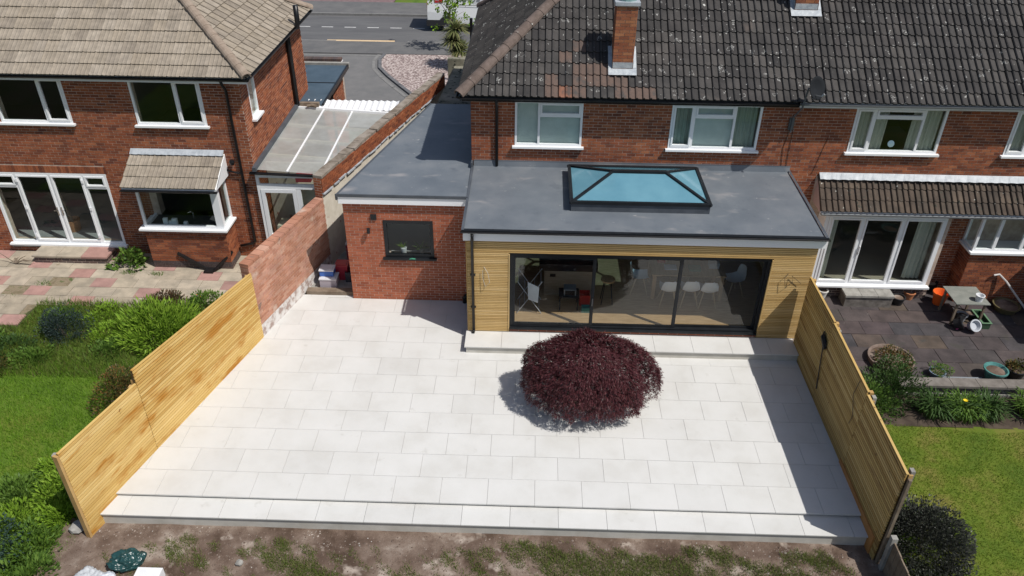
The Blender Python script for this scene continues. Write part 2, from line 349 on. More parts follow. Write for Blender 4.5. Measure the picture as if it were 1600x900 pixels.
def tiles(roof, O, U, V, L, H, tw, gauge, prof, th, m, planes=(), limit=300, special=None, stagger=0.0):
    """courses of single tiles on the slope O + u*U + v*V, cut by vertical planes ((x,y),(nx,ny)) kept on the positive side"""
    O, U, V = Vector(O), Vector(U).normalized(), Vector(V).normalized(); N = U.cross(V)
    vs, fs = tile_mesh(tw, gauge+.05, prof, th); me = bpy.data.meshes.new('roof_tile'); me.from_pydata(vs, [], fs); me.materials.append(m); me.update()
    rest = MB(); todo = []
    for j in range(int(math.ceil(H/gauge))):
        off = 0 if j % 2 == 0 else -stagger*tw
        for i in range(-1, int(math.ceil(L/tw))+1):
            u, v = i*tw+off, j*gauge
            if u < -tw*.5 or u > L-tw*.5: continue
            B = Matrix((U, V, N)).transposed().to_4x4()
            B.translation = O+U*u+V*v+N*random.uniform(0,.008)
            B = B @ Matrix.Rotation(random.uniform(-.010,.010), 4, 'Z')
            st = 'in'
            for (p, nn) in planes:
                ds = [((B@Vector(q)).x-p[0])*nn[0]+((B@Vector(q)).y-p[1])*nn[1] for q in ((0,0,0),(tw,0,0),(tw,gauge,0),(0,gauge,0))]
                if max(ds) <= 0.01: st = 'out'; break
                if min(ds) < 0: st = 'cut'
            if st == 'out': continue
            c = B @ Vector((tw/2, gauge/2, 0)); todo.append(((c-CAM).length, B, st, i, j))
    todo.sort(key=lambda t: t[0]); k = 0
    for (d, B, st, i, j) in todo:
        mm = special(i, j) if special else None
        if st == 'cut':
            bm = bmesh.new(); vv = [bm.verts.new(B@Vector(q)) for q in vs]
            for f in fs: bm.faces.new([vv[q] for q in f])
            for (p, nn) in planes:
                bmesh.ops.bisect_plane(bm, geom=bm.verts[:]+bm.edges[:]+bm.faces[:], plane_co=(p[0],p[1],0), plane_no=(-nn[0],-nn[1],0), clear_outer=True)
            cv = [q.co.copy() for q in bm.verts]; bm.verts.index_update(); cf = [tuple(q.index for q in f.verts) for f in bm.faces]; bm.free()
            if not cf: continue
            if k < limit:
                q = MB(); q.raw(cv, cf); q.build('roof_tile', mm or m, roof); k += 1
            else: rest.raw(cv, cf, random.random())
            continue
        if k < limit or mm:
            if mm:
                m2 = me.copy(); m2.materials.clear(); m2.materials.append(mm); piece('roof_tile', m2, roof, B)
            else: piece('roof_tile', me, roof, B)
            k += 1
        else: rest.raw([B@Vector(q) for q in vs], fs, random.random())
    if rest.f: rest.build('roof_tiles', m, roof, kind='stuff')
def ridge(roof, a, b, m, rad=.11, ln=.42, name='ridge_tile', lift=.0):
    a, b = Vector(a), Vector(b); d = (b-a); n = max(1, int(round(d.length/ln))); d = d/n; t = d.normalized()
    x = t.cross(Vector((0,0,1))).normalized(); y = x.cross(t)
    for k in range(n):
        mb = MB(); p = a+d*k - t*.03; q = a+d*(k+1)+t*.01; vs = []
        for (c, rr) in ((p, rad*1.04), (q, rad*.95)):
            for s in range(9):
                th = math.pi*(s/8)*1.1-.05*math.pi
                vs.append(c+x*math.cos(th)*rr*1.15+y*(math.sin(th)*rr+lift))
        fs = [(s, s+1, 9+s+1, 9+s) for s in range(8)]
        e = len(vs); vs += [p+x*math.cos(math.pi*(s/8)*1.1-.05*math.pi)*rad*.9+y*(math.sin(math.pi*(s/8)*1.1-.05*math.pi)*rad*.85+lift) for s in range(9)]
        fs += [(e+s, e+s+1, s+1, s) for s in range(8)]
        mb.raw(vs, fs); mb.build(name, m, roof)
def frame_rect(mb, x0, x1, z0, z1, y0, y1, w):
    mb.box(x0, x1, y0, y1, z1-w, z1); mb.box(x0, x1, y0, y1, z0, z0+w)
    mb.box(x0, x0+w, y0, y1, z0+w, z1-w); mb.box(x1-w, x1, y0, y1, z0+w, z1-w)
def window(parent, x0, x1, z0, z1, y, cells, m=None, gl=None, sill=.10, fw=.055, name='window', sash=True, sash_name='sash', label=None):
    """frame set in a wall facing -y (outer wall face at y); cells = (x0,x1,z0,z1, opening?)"""
    m = m or W['white']; gl = gl or W['glass']
    mb = MB(); frame_rect(mb, x0, x1, z0, z1, y-.015, y+.055, fw)
    for xx in sorted({round(v, 4) for c in cells for v in c[:2]}):
        if x0+.1 < xx < x1-.1: mb.box(xx-fw/2, xx+fw/2, y-.0135, y+.053, z0+fw+.001, z1-fw-.001)
    for c in cells:
        if z0+.1 < c[3] < z1-.1: mb.box(c[0]+fw/2+.002, c[1]-fw/2-.002, y-.012, y+.0515, c[3]-fw/2, c[3]+fw/2)
    f = mb.build(name, m, parent)
    if label: f['label'] = label
    for c in cells:
        a = c[0]+(fw if abs(c[0]-x0) < .01 else fw/2); b = c[1]-(fw if abs(c[1]-x1) < .01 else fw/2)
        d = c[2]+(fw if abs(c[2]-z0) < .01 else fw/2); e = c[3]-(fw if abs(c[3]-z1) < .01 else fw/2)
        if len(c) > 4 and c[4]:
            q = MB(); frame_rect(q, a+.002, b-.002, d+.002, e-.002, y-.032, y+.035, .045); q.build(sash_name, m, f); a += .04; b -= .04; d += .04; e -= .04
        q = MB(); q.face([(a,y+.02,d),(b,y+.02,d),(b,y+.02,e),(a,y+.02,e)]); q.build('pane', gl, f)
    if sill: bx('sill', m, f, x0-.06, x1+.06, y-sill, y+.02, z0-.055, z0-.003)
    return f
def curtain(parent, x0, x1, z0, z1, y, m, amp=.03, n=None):
    mb = MB(); n = n or max(6, int((x1-x0)/.035)); pts = [(x0+(x1-x0)*i/n, y+amp*math.sin(i*1.9)) for i in range(n+1)]
    for i in range(n):
        a, b = pts[i], pts[i+1]; mb.raw([(a[0],a[1],z0),(b[0],b[1],z0),(b[0],b[1],z1),(a[0],a[1],z1)], [(0,1,2,3)])
    return mb.build('curtain', m, parent, smooth=True)
def gutter(parent, a, b, m, rad=.06, name='gutter'):
    a, b = Vector(a), Vector(b); t = (b-a).normalized(); x = t.cross(Vector((0,0,1))).normalized(); mb = MB(); vs = []
    for p in (a, b):
        for rr in (rad, rad*.85):
            for s in range(8):
                th = math.pi*s/7; vs.append(p+x*math.cos(th)*rr-Vector((0,0,1))*math.sin(th)*rr)
    fs = [(s+1, s, 16+s, 16+s+1) for s in range(7)] + [(8+s, 8+s+1, 24+s+1, 24+s) for s in range(7)]
    fs += [(0, 8, 24, 16), (7, 23, 31, 15), tuple(range(8)), tuple(range(16,24))[::-1]]
    mb.raw(vs, fs); return mb.build(name, m, parent)

# ------------------------------------------------------------------ the setting
GR = -.40
def sheet(name, poly, z, m, kind='structure'):
    mb = MB(); mb.face([(p[0],p[1],z) for p in poly]); o = mb.build(name, m); o['kind'] = kind; return o
sheet('ground', [(-900,-500),(900,-500),(900,1500),(-900,1500)], GR-.03, W['field'])
sheet('road', [(-80,23.55),(80,23.55),(80,28.6),(-80,28.6)], -.40, W['asphalt'])
o = MB().box(-80,80,21.5,23.45,-.45,-.30).build('near_pavement', W['path']); o['kind'] = 'structure'
o = MB().box(-80,80,28.72,31.2,-.45,-.28).build('far_pavement', W['path']); o['kind'] = 'structure'
k = MB()
for i in range(-60, 60):
    x = i*.915
    if -10.6 < x < -7.2: continue
    k.box(x, x+.905, 23.45, 23.57, -.45, -.295)
for i in range(-60, 60): k.box(i*.915, i*.915+.905, 28.58, 28.72, -.45, -.275)
o = k.build('kerb', W['kerb']); o['kind'] = 'structure'
k = MB()
for i in range(4): k.box(-10.55+i*.87, -10.55+i*.87+.86, 23.44, 23.66, -.45, -.296)
o = k.build('dropped_kerb', W['kerb_pale']); o['kind'] = 'structure'
mk = MB()
for i in range(-14, 16):
    x = -12.7+i*1.24
    mk.face([(x,26.24,-.396),(x+.62,26.24,-.396),(x+.62,26.33,-.396),(x,26.33,-.396)])
o = mk.build('road_marking', W['paint']); o['kind'] = 'structure'
sheet('driveway', [(-12.5,12.3),(-3.2,12.3),(-3.2,21.48),(-12.5,21.48)], -.345, W['drive'])
# kerbed gravel bed of the drive
edge_in = [(-7.15,21.42),(-7.25,20.6),(-7.05,19.4),(-6.5,18.3),(-5.8,17.1),(-5.1,15.95),(-4.1,14.4),(-3.35,13.2),(-2.0,13.2),(-2.0,21.42)]
sheet('gravel_bed', edge_in, -.30, W['gravel'])
mbk, mbp = MB(), MB()
for i in range(7):
    a, b = Vector((*edge_in[i],-.33)), Vector((*edge_in[i+1],-.33)); d = (b-a).normalized(); nn = Vector((d.y,-d.x,0))
    if nn.x > 0: nn = -nn
    mbk.bar(a+nn*.08, b+nn*.08+d*.03, .16, .13); mbp.bar(a+nn*.38+Vector((0,0,-.012)), b+nn*.38+d*.05+Vector((0,0,-.012)), .14, .02)
o = mbk.build('gravel_kerb', mat('dark_kerb', [(.10,.10,.105),(.15,.15,.155)], 4)); o['kind'] = 'structure'
for i in range(6): pass
mbp.box(-11.5,-7.3,21.2,21.36,-.344,-.334); mbp.box(-11.6,-11.46,20.4,21.36,-.3435,-.3335)
o = mbp.build('drive_border', W['kerb']); o['kind'] = 'structure'
sheet('far_verge', [(-8.3,31.2),(80,31.2),(80,36),(-8.3,36)], -.36, W['lawn'])
sheet('far_forecourt', [(-80,31.2),(-8.35,31.2),(-8.35,36),(-80,36)], -.36, mat('red_block_paving', [(.16,.10,.10),(.22,.15,.15)], 5))

# ---- patio of pale slabs
LX = lambda y: -7.78+(y+6.741)*.2782          # foot of the left fence
A_, B_ = .905, .6122
patio = MB().prism([(LX(-6.70),-6.70),(6.37,-6.70),(6.37,-.0),(-4.53,-.0),(-4.53,.1),(LX(.1),.1)], -.40, -.010).build('patio', W['grout']); patio['kind'] = 'structure'
full = MB().box(0, A_-.006, 0, B_-.006, -.03, 0).build('paving_slab', W['slab']).data
for o in [q for q in bpy.data.objects if q.data == full]: bpy.data.objects.remove(o)
for r in range(-1, 11):
    off = .26 if r % 2 == 0 else .76
    for c in range(-11, 9):
        x0, y1 = (c+off)*A_, -r*B_; x1, y0 = x0+A_-.006, y1-B_+.006
        if r == 10: y0 = -6.755
        if r == -1: y0, y1 = .002, .10
        if x0 > 6.37: continue
        if r == -1 and x1 > -4.53: x1 = -4.535
        if r <= 2 and x0 > -1.38 and y1 > -1.9: 
            if r <= 2: continue
        if x1 < x0+.02: continue
        poly = [(x0,y0),(x1,y0),(x1,y1),(x0,y1)]
        s_ = math.hypot(1,.2782); pl = clip_poly(poly, [(LX(-4)+.01,-4,1/s_,-.2782/s_),(6.37,0,-1,0)] + ([(-1.385,0,-1,0)] if r <= 2 else []) + ([(0,-.022,0,-1)] if r == 0 and x1 > -4.53 else []))
        if len(pl) < 3: continue
        if len(pl) == 4 and abs((x1-x0)-(A_-.006)) < 1e-6 and abs((y1-y0)-(B_-.006)) < 1e-6 and all(abs(a[0]-b[0])+abs(a[1]-b[1]) < 1e-6 for a, b in zip(pl, poly)):
            piece('paving_slab', full, patio, Matrix.Translation((x0,y0,random.uniform(-.0015,.0015))))
        else: MB().prism(pl, -.03, random.uniform(-.0015,.0015)).build('paving_slab', W['slab'], patio)
for (xa, xb) in ((-1.36, 6.37),):                 # short course in front of the door step is laid under it
    x = (.26+(-2))*A_
    while x < xb:
        a, b = max(x, xa), min(x+A_-.006, xb)
        if b-a > .03: MB().prism([(a,-2.42),(b,-2.42),(b,-1.90),(a,-1.90)], -.031, -.004).build('paving_slab', W['slab'], patio)
        x += A_
# lower step in front
step = MB().box(LX(-7.2)+.02, 6.36, -7.17, -6.70, -.42, -.11).build('patio_step', W['riser']); step['kind'] = 'structure'
x = 3.395-A_*13
while x < 6.36:
    a, b = max(x, LX(-7.2)+.03), min(x+A_-.006, 6.37); x += A_
    if b-a > .04: MB().prism([(a,-7.20),(b,-7.20),(b,-6.71),(a,-6.71)], -.105, -.080).build('paving_slab', W['slab'], step)
# door step
dstep = MB().box(-1.42, 6.38, -2.17, -1.50, -.005, .172).build('door_step', W['riser']); dstep['kind'] = 'structure'
x = -.586-A_
while x < 6.38:
    a, b = max(x, -1.455), min(x+A_-.006, 6.385); x += A_
    if b-a > .04: MB().prism([(a,-2.205),(b,-2.205),(b,-1.575),(a,-1.575)], .174, .20).build('paving_slab', W['slab'], dstep)

# ---- bare soil with tufts in front of the patio (uneven sheet)
def terrain(name, x0, x1, y0, y1, nx, ny, zf, m):
    mb = MB(); vs = []; fs = []
    for j in range(ny+1):
        for i in range(nx+1):
            x, y = x0+(x1-x0)*i/nx, y0+(y1-y0)*j/ny; vs.append((x, y, zf(x, y)))
    for j in range(ny):
        for i in range(nx): a = j*(nx+1)+i; fs.append((a, a+1, a+nx+2, a+nx+1))
    mb.raw(vs, fs); o = mb.build(name, m, smooth=True); o['kind'] = 'structure'; return o
def lump(x, y): return (math.sin(x*2.3+1.1*math.sin(y*1.7))*math.cos(y*2.9+x)+.6*math.sin(x*6.1+y*3.3)*math.sin(y*7.3-x*2))*.5
soil = terrain('bare_soil', -8.6, 6.55, -11.5, -7.1, 120, 40, lambda x, y: -.345+.022*lump(x,y), W['soil'])
terrain('left_lawn', -16.5, -7.6, -11.5, 0.6, 90, 120, lambda x, y: -.405+.015*lump(x*.6,y*.6) if x < LX(y)-.15 and y < (-1.25 if x < -13.0 else -.0) else -.50, W['lawn'])
terrain('right_lawn', 6.62, 17, -11.5, -3.85, 50, 40, lambda x, y: -.385+.012*lump(x*.6,y*.6), W['lawn_dry'])
terrain('right_flower_bed', 6.62, 17, -3.9, -2.8, 50, 12, lambda x, y: -.375+.03*lump(x*2,y*2), mat('dark_bed_soil', [(.045,.032,.024),(.10,.075,.055)], 3, .95, fine=.3))
# ---- neighbour's flagged terraces
lt = MB().prism([(-19,-1.2),(-13.2,-1.0),(-12.9,0.1),(-8.4,.45),(-6.6,.5),(-5.75,2.4),(-5.75,7.0),(-7.5,7.0),(-7.5,2.6),(-19,2.6)], -.47, -.412).build('left_terrace', W['jointL']); lt['kind'] = 'structure'
x = -19
fl = MB().box(0,.59,0,.44,-.03,0).build('flagstone', W['flagL']).data
for o in [q for q in bpy.data.objects if q.data == fl]: bpy.data.objects.remove(o)
fp = fl.copy(); fp.materials.clear(); fp.materials.append(W['flagP'])
for r in range(9):
    y0 = 2.15-r*.45
    for c in range(0, 24):
        x0 = -18.6+c*.60+(r%3)*.2; cx, cy = x0+.3, y0+.22
        if cy < -1.2+(.0 if cx < -13.1 else 1.15) or cy < (.1 if cx > -12.9 else -9) or cx > LX(cy)-.45: continue
        if random.random() < .04: continue
        pk = (c*3+r*5) % 11 in (0, 4) and random.random() < .85
        piece('flagstone', fp if pk else fl, lt, Matrix.Translation((x0,y0,-.395+random.uniform(-.006,.006))) @ Matrix.Rotation(random.uniform(-.012,.012), 4, 'Z'))
rt = MB().box(6.75, 16.5, -2.62, 1.72, -.47, -.418).build('right_terrace', W['jointR']); rt['kind'] = 'structure'
fr_ = MB().box(0,.735,0,.535,-.03,0).build('flagstone', W['flagR']).data
for o in [q for q in bpy.data.objects if q.data == fr_]: bpy.data.objects.remove(o)
for r in range(8):
    for c in range(0, 13):
        x0, y0 = 6.8+c*.745+(.37 if r % 2 else 0), 1.15-r*.545
        if y0 < -2.75: continue
        s = Matrix.Diagonal((random.choice((1,1,1,.993)),1,1,1))
        piece('flagstone', fr_, rt, Matrix.Translation((x0,y0,-.40+random.uniform(-.006,.006))) @ Matrix.Rotation(random.uniform(-.008,.008), 4, 'Z') @ s)
# ------------------------------------------------------------------ main terrace with the new extension
HY = 1.70                                   # rear wall face of the terrace
HX0, HX1 = -1.50, 17.0
house = thing('brick_house', (2.5, 1.7, -.4), 'red brick terrace with dark tiled roof and timber clad flat roofed extension', 'house')
U0 = (1, 0)
# upper rear wall
wins = [(-.411, 1.262), (3.43, 5.63), (7.89, 10.10), (11.75, 13.95)]
ZW0, ZW1 = 3.63, 4.80
ops = [(a-HX0, b-HX0, ZW0-.03, 4.90) for a, b in wins]
ops += [(7.75-HX0, 10.65-HX0, .0, 2.05)]
mb = MB(); wall_panel(mb, (HX0,HY), U0, HX1-HX0, 2.62, 4.95, .28, [o for o in ops if o[2] > 2])
wall_panel(mb, (6.48,HY), U0, HX1-6.48, -.45, 2.62, .28, [(7.75-6.48, 10.65-6.48, .0, 2.05)])
mb.box(6.36, 6.62, -1.2, 9.3, -.45, 2.62); mb.box(6.47, 6.60, 1.99, 9.3, 2.62, 4.95)
rear = mb.build('rear_wall', W['mortar'], house)
bricks(rear, (HX0,HY), U0, HX1-HX0, 3.02, 4.90, W['brick'], [o for o in ops if o[2] > 2], 300)
lw = bx('lower_wall', W['mortar'], house, 6.63, HX1, HY+.0005, HY+.0012, 1.9, 3.02)
bricks(lw, (6.63,HY), U0, HX1-6.63, 1.90, 3.02, W['brick'], [(7.3-6.63, 14.4-6.63, 1.9, 2.92)], 120)
lw2 = bx('plinth_wall', W['mortar'], house, 11.02, HX1, HY+.0005, HY+.0012, -.44, 1.9)
bricks(lw2, (11.02,HY), U0, HX1-11.02, -.43, 1.90, W['brick'], [(.62, 3.4, 1.0, 2.4)], 150)
# side (gable end under the hip), front wall, floors and inner walls
mb = MB(); wall_panel(mb, (HX0,9.3), (0,-1), 9.3-HY-.28, -.45, 4.95, .28)
sidew = mb.build('side_wall', W['mortar'], house); bricks(sidew, (HX0,9.3), (0,-1), 9.3-HY, 3.1, 4.90, W['brick'], (), 40)
mb = MB(); mb.box(HX0+.28, HX1, 9.02, 9.3, -.45, 4.95); mb.build('front_wall', W['brick'], house)
mb = MB(); mb.box(HX0+.29, HX1, 1.99, 9.0, 4.86, 4.94); mb.box(HX0+.29, 6.46, 1.71, 9.0, 2.66, 2.78); mb.box(6.63, HX1, 1.99, 9.0, 2.50, 2.61)
mb.box(HX0+.29, HX1, 5.6, 5.7, 2.79, 4.85); mb.box(6.62, HX1, 5.6, 5.7, -.3, 2.49)
mb.box(HX0+.29, 6.35, 5.3, 5.4, .3, 2.65)
for x in (2.2, 6.61, 10.9): mb.box(x, x+.1, 2.0, 5.6, 2.79, 4.85)
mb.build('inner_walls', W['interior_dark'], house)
mb = MB(); mb.box(6.64, HX1, 2.0, 5.6, -.44, .02); mb.build('inner_floor', mat('beige_carpet', [(.30,.26,.20)], rough=.95), house)

# roof: rear slope, hipped end, front slope
EY, EZ, PIT = 1.42, 5.02, R(37); EX = -1.72; FYY = 9.55; RY = (EY+FYY)/2; RZ = EZ+(RY-EY)*math.tan(PIT); RX = EX+(RY-EY)
roof = MB()
roof.face([(EX,EY,EZ-.02),(HX1,EY,EZ-.02),(HX1,RY,RZ-.02),(RX,RY,RZ-.02)])
roof.face([(EX,FYY,EZ-.02),(EX,EY,EZ-.02),(RX,RY,RZ-.02)])
roof.face([(HX1,FYY,EZ-.02),(EX,FYY,EZ-.02),(RX,RY,RZ-.02),(HX1,RY,RZ-.02)])
roof.face([(EX,EY,EZ-.03),(EX,FYY,EZ-.03),(HX1,FYY,EZ-.03),(HX1,EY,EZ-.03)])
roof = roof.build('roof', W['black'], house)
S2 = math.sqrt(.5); cp, sp = math.cos(PIT), math.sin(PIT)
W['tile_rust2'] = mat('brown_worn_tile', [(.115,.085,.072),(.145,.10,.082),(.085,.075,.07)], 3, .9, fine=.3, spots=[((.42,.42,.38), 8, .72, .02)])
def rust(i, j): return W['tile_rust'] if (i, j) in ((7,0),) else (W['tile_rust2'] if (i, j) in ((6,0),(8,0),(6,1),(8,1),(9,1),(10,2),(9,2),(11,0),(12,0),(13,0),(10,1),(11,1),(8,4),(7,3),(8,2)) else None)
tiles(roof, (EX,EY-.04,EZ-.03), (1,0,0), (0,cp,sp), HX1-EX, 5.15, .335, .325, ROMAN, .034, W['tile_dark'], [((EX,EY),(S2,-S2))], 300, rust)
tiles(roof, (EX-.04,FYY,EZ-.03), (0,-1,0), (cp,0,sp), FYY-EY, 5.1, .335, .325, ROMAN, .034, W['tile_dark'], [((EX,EY),(-S2,S2)),((EX,FYY),(-S2,-S2))], 120)
ridge(roof, (EX-.02,EY-.02,EZ+.02), (RX,RY,RZ+.03), W['ridge_dark'], .13, .43, 'hip_tile')
ridge(roof, (EX-.02,FYY+.02,EZ+.02), (RX,RY,RZ+.03), W['ridge_dark'], .13, .43, 'hip_tile')
ridge(roof, (RX,RY,RZ+.03), (HX1,RY,RZ+.03), W['ridge_dark'], .13, .45)
# eaves
bx('fascia', W['black'], house, EX+.03, 6.40, EY+.02, EY+.05, EZ-.17, EZ-.035)
bx('fascia', W['white_dull'], house, 6.41, HX1, EY+.02, EY+.05, EZ-.17, EZ-.035)
bx('soffit', W['white_dull'], house, EX+.05, HX1, EY+.055, HY-.02, EZ-.165, EZ-.14)
gutter(house, (EX-.02,EY-.035,EZ-.05), (6.38,EY-.035,EZ-.05), W['black'])
gutter(house, (6.42,EY-.035,EZ-.05), (HX1,EY-.035,EZ-.05), mat('grey_gutter', [(.22,.23,.24)], rough=.4))
gutter(house, (EX-.055,FYY,EZ-.05), (EX-.055,EY,EZ-.05), W['black'])
# chimneys
def chimney(x0, x1, y0, h, cap):
    y1 = y0+.50; zb = EZ+(y0-EY)*math.tan(PIT)-.1; zt = h
    c = bx('chimney', W['mortar'], roof, x0, x1, y0, y1, zb, zt)
    mb = MB()
    z = zb; k = 0
    while z < zt-.03:
        for (a, b) in ((x0-.006, x0+.215), (x0+.225, x0+.44), (x0+.45, x1+.006)) if k % 2 else ((x0-.006, x0+.10), (x0+.11, x0+.325), (x0+.335, x1+.006)):
            if b-a > .02: mb.box(a, min(b,x1+.006), y0-.010, y0+.004, z, z+.065, random.random())
        for s, xx in ((-1,x0),(1,x1)):
            yy = y0+(.0 if k % 2 else -.11)
            while yy < y1: 
                a, b = max(yy,y0+.006), min(yy+.215,y1); yy += .225
                if b-a > .02: mb.box(xx-.008 if s < 0 else xx-.003, xx+.003 if s < 0 else xx+.008, a, b, z, z+.065, random.random())
        z += .075; k += 1
    mb.build('bricks', mat('orange_chimney_brick', [(.85,.85,.85),(1.1,1.1,1.1)], 3, .9, pieces=[(.38,.15,.07),(.30,.10,.05),(.42,.18,.085),(.22,.075,.045),(.36,.14,.06)], fine=.2), c, kind='stuff')
    if cap:
        mb = MB(); mb.box(x0-.05, x1+.05, y0-.05, y1+.05, zt, zt+.08); mb.build('cap', W['lead'], c)
        mb = MB(); mb.lathe(((x0+x1)/2,(y0+y1)/2,zt+.08), [(.24,0),(.23,.08),(.17,.12),(.16,.30),(.0,.31)], 14); mb.build('pot', mat('verdigris_cap', [(.12,.22,.22),(.20,.30,.29)], 8, .6), c, smooth=False)
    sl_ = math.tan(PIT); mb = MB(); e = .03     # lead apron and sides
    def rz(y): return EZ+(y-EY)*sl_+.085
    mb.raw([(x0-.10,y0-.16,rz(y0-.16)+e),(x1+.10,y0-.16,rz(y0-.16)+e),(x1+.10,y0+.01,rz(y0)+e),(x0-.10,y0+.01,rz(y0)+e)], [(0,1,2,3)])
    mb.raw([(x0,y0-.016,rz(y0)+e),(x1,y0-.016,rz(y0)+e),(x1,y0-.016,rz(y0)+.17),(x0,y0-.016,rz(y0)+.17)], [(0,1,2,3)])
    for xa, xb in ((x0-.10,x0-.012),(x1+.012,x1+.10)):
        mb.raw([(xa,y0,rz(y0)+e),(xb,y0,rz(y0)+e),(xb,y1,rz(y1)+e),(xa,y1,rz(y1)+e)], [(0,1,2,3)])
    for xa in (x0-.014, x1+.014):
        mb.raw([(xa,y0-.016,rz(y0)),(xa,y1,rz(y1)),(xa,y1,rz(y1)+.17),(xa,y0-.016,rz(y0)+.17)], [(0,1,2,3)])
    mb.build('flashing', mat('bright_lead', [(.30,.33,.36),(.44,.47,.49)], 9, .45, .5, bump=.4, bscale=30), c)
chimney(1.92, 2.40, 1.98, 7.02, True)
chimney(6.45, 7.00, 3.42, 8.3, True)
# windows
def cas3(a, b, transom_z, left, right):
    cs = [(a, left, ZW0, ZW1, 1), (left, right, ZW0, transom_z, 0), (left, right, transom_z, ZW1, 1)]
    if right < b-.05: cs.append((right, b, ZW0, ZW1, 0))
    return cs
w1 = window(house, *wins[0], ZW0, ZW1, HY, [(wins[0][0],.185,ZW0,ZW1,0),(.185,wins[0][1],ZW0,4.42,0),(.185,wins[0][1],4.42,ZW1,1)])
q = MB(); q.box(-.36,1.21,HY+.075,HY+.08,ZW0+.02,4.78); q.build('roller_blind', W['blind'], w1)
w2 = window(house, *wins[1], ZW0, ZW1, HY, cas3(*wins[1], 4.46, 3.995, 4.985))
curtain(w2, 3.5, 3.95, ZW0, ZW1, HY+.14, W['curtain_g']); curtain(w2, 4.95, 5.58, ZW0, ZW1, HY+.14, W['curtain_g'])
q = MB(); q.box(4.0,4.97,HY+.085,HY+.09,ZW0+.02,4.78); q.build('roller_blind', W['blind'], w2)
w3 = window(house, *wins[2], ZW0, ZW1, HY, cas3(*wins[2], 4.53, 8.375, 9.56))
curtain(w3, 7.95, 8.75, ZW0, ZW1, HY+.14, W['curtain']); curtain(w3, 9.35, 10.05, ZW0, ZW1, HY+.14, W['curtain'])
q = MB(); q.lathe((9.02,HY+.2,ZW0-.02), [(.05,0),(.012,.02),(.012,.10)], 10); q.lathe((9.02,HY+.18,ZW0+.16), [(.0,-.01),(.085,-.008),(.085,.008),(0,.01)], 14, axis=(0,-1,.3))
q.build('shaving_mirror', mat('mirror', [(.6,.62,.64)], rough=.15, metal=1), w3)
w4 = window(house, *wins[3], ZW0, ZW1, HY, cas3(*wins[3], 4.53, 12.25, 13.43))
curtain(w4, 11.8, 12.5, ZW0, ZW1, HY+.14, W['curtain'])
# neighbour's patio door, three white leaves
PY = 1.20
pd = window(house, 7.70, 10.70, .04, 2.10, PY, [(7.70,8.60,.04,2.10,1),(8.60,9.63,.04,2.10,1),(9.63,10.70,.04,2.10,1)], name='patio_door', sash_name='leaf', sill=.14, fw=.07)
q = MB(); q.bar((8.66,PY-.05,.98),(8.66,PY-.05,1.22),.02,.03); q.bar((8.66,PY-.03,1.01),(8.66,PY-.06,1.01),.02,.02); q.bar((8.66,PY-.03,1.19),(8.66,PY-.06,1.19),.02,.02); q.build('handle', W['white'], pd)
curtain(pd, 7.78, 8.02, .1, 2.05, PY+.2, W['curtain']); curtain(pd, 10.12, 10.58, .1, 2.05, PY+.25, W['curtain'])
for xx in (7.60, 10.705): bx('porch_cheek', W['white'] if xx < 8 else W['mortar'], house, xx, xx+.095, PY+.0, HY-.01, -.42, 2.16)
pb = bx('porch_base', W['mortar'], house, 7.60, 10.80, PY+.004, HY-.02, -.43, -.02)
bricks(pb, (7.60,PY+.004), U0, 3.2, -.42, -.02, W['brick_dark'], (), 40)
bx('porch_floor', bpy.data.materials['beige_carpet'], house, 7.70, 10.70, PY+.06, HY+.3, -.019, .03)
bx('porch_head', W['white_dull'], house, 7.60, 10.80, PY+.002, HY-.01, 2.105, 2.20)
# bay window of the neighbour
BX0, BX1, BY = 11.53, 14.0, 1.10
mb = MB(); mb.box(BX0+.008, BX1-.008, BY+.008, HY-.008, -.44, 1.13); bay = mb.build('bay', W['mortar'], house)
bricks(bay, (BX0,BY), U0, BX1-BX0, -.43, 1.13, W['brick'], (), 60); bricks(bay, (BX0,HY), (0,-1), HY-BY, -.43, 1.13, W['brick'], (), 60)
bx('sill', W['white'], bay, BX0-.07, BX1+.07, BY-.10, HY-.012, 1.135, 1.19)
fb = MB()
frame_rect(fb, BX0, BX1, 1.19, 2.23, BY, BY+.07, .07)
for x in (12.05, 12.75, 13.4): fb.box(x-.04, x+.04, BY+.002, BY+.068, 1.262, 2.158)
fb.box(BX0, BX0+.07, BY+.075, HY-.012, 1.19, 1.26); fb.box(BX0, BX0+.07, BY+.075, HY-.012, 2.16, 2.23); fb.box(BX0, BX0+.068, HY-.08, HY-.014, 1.262, 2.158)
fb = fb.build('bay_frame', W['white'], bay)
for a, b in ((BX0+.07,12.01),(12.09,12.71),(12.79,13.36),(13.44,BX1-.07)): MB_ = MB(); MB_.face([(a,BY+.03,1.26),(b,BY+.03,1.26),(b,BY+.03,2.16),(a,BY+.03,2.16)]); MB_.build('pane', W['glass'], bay)
q = MB(); q.face([(BX0+.03,HY-.08,1.26),(BX0+.03,BY+.07,1.26),(BX0+.03,BY+.07,2.16),(BX0+.03,HY-.08,2.16)]); q.build('pane', W['glass'], bay)
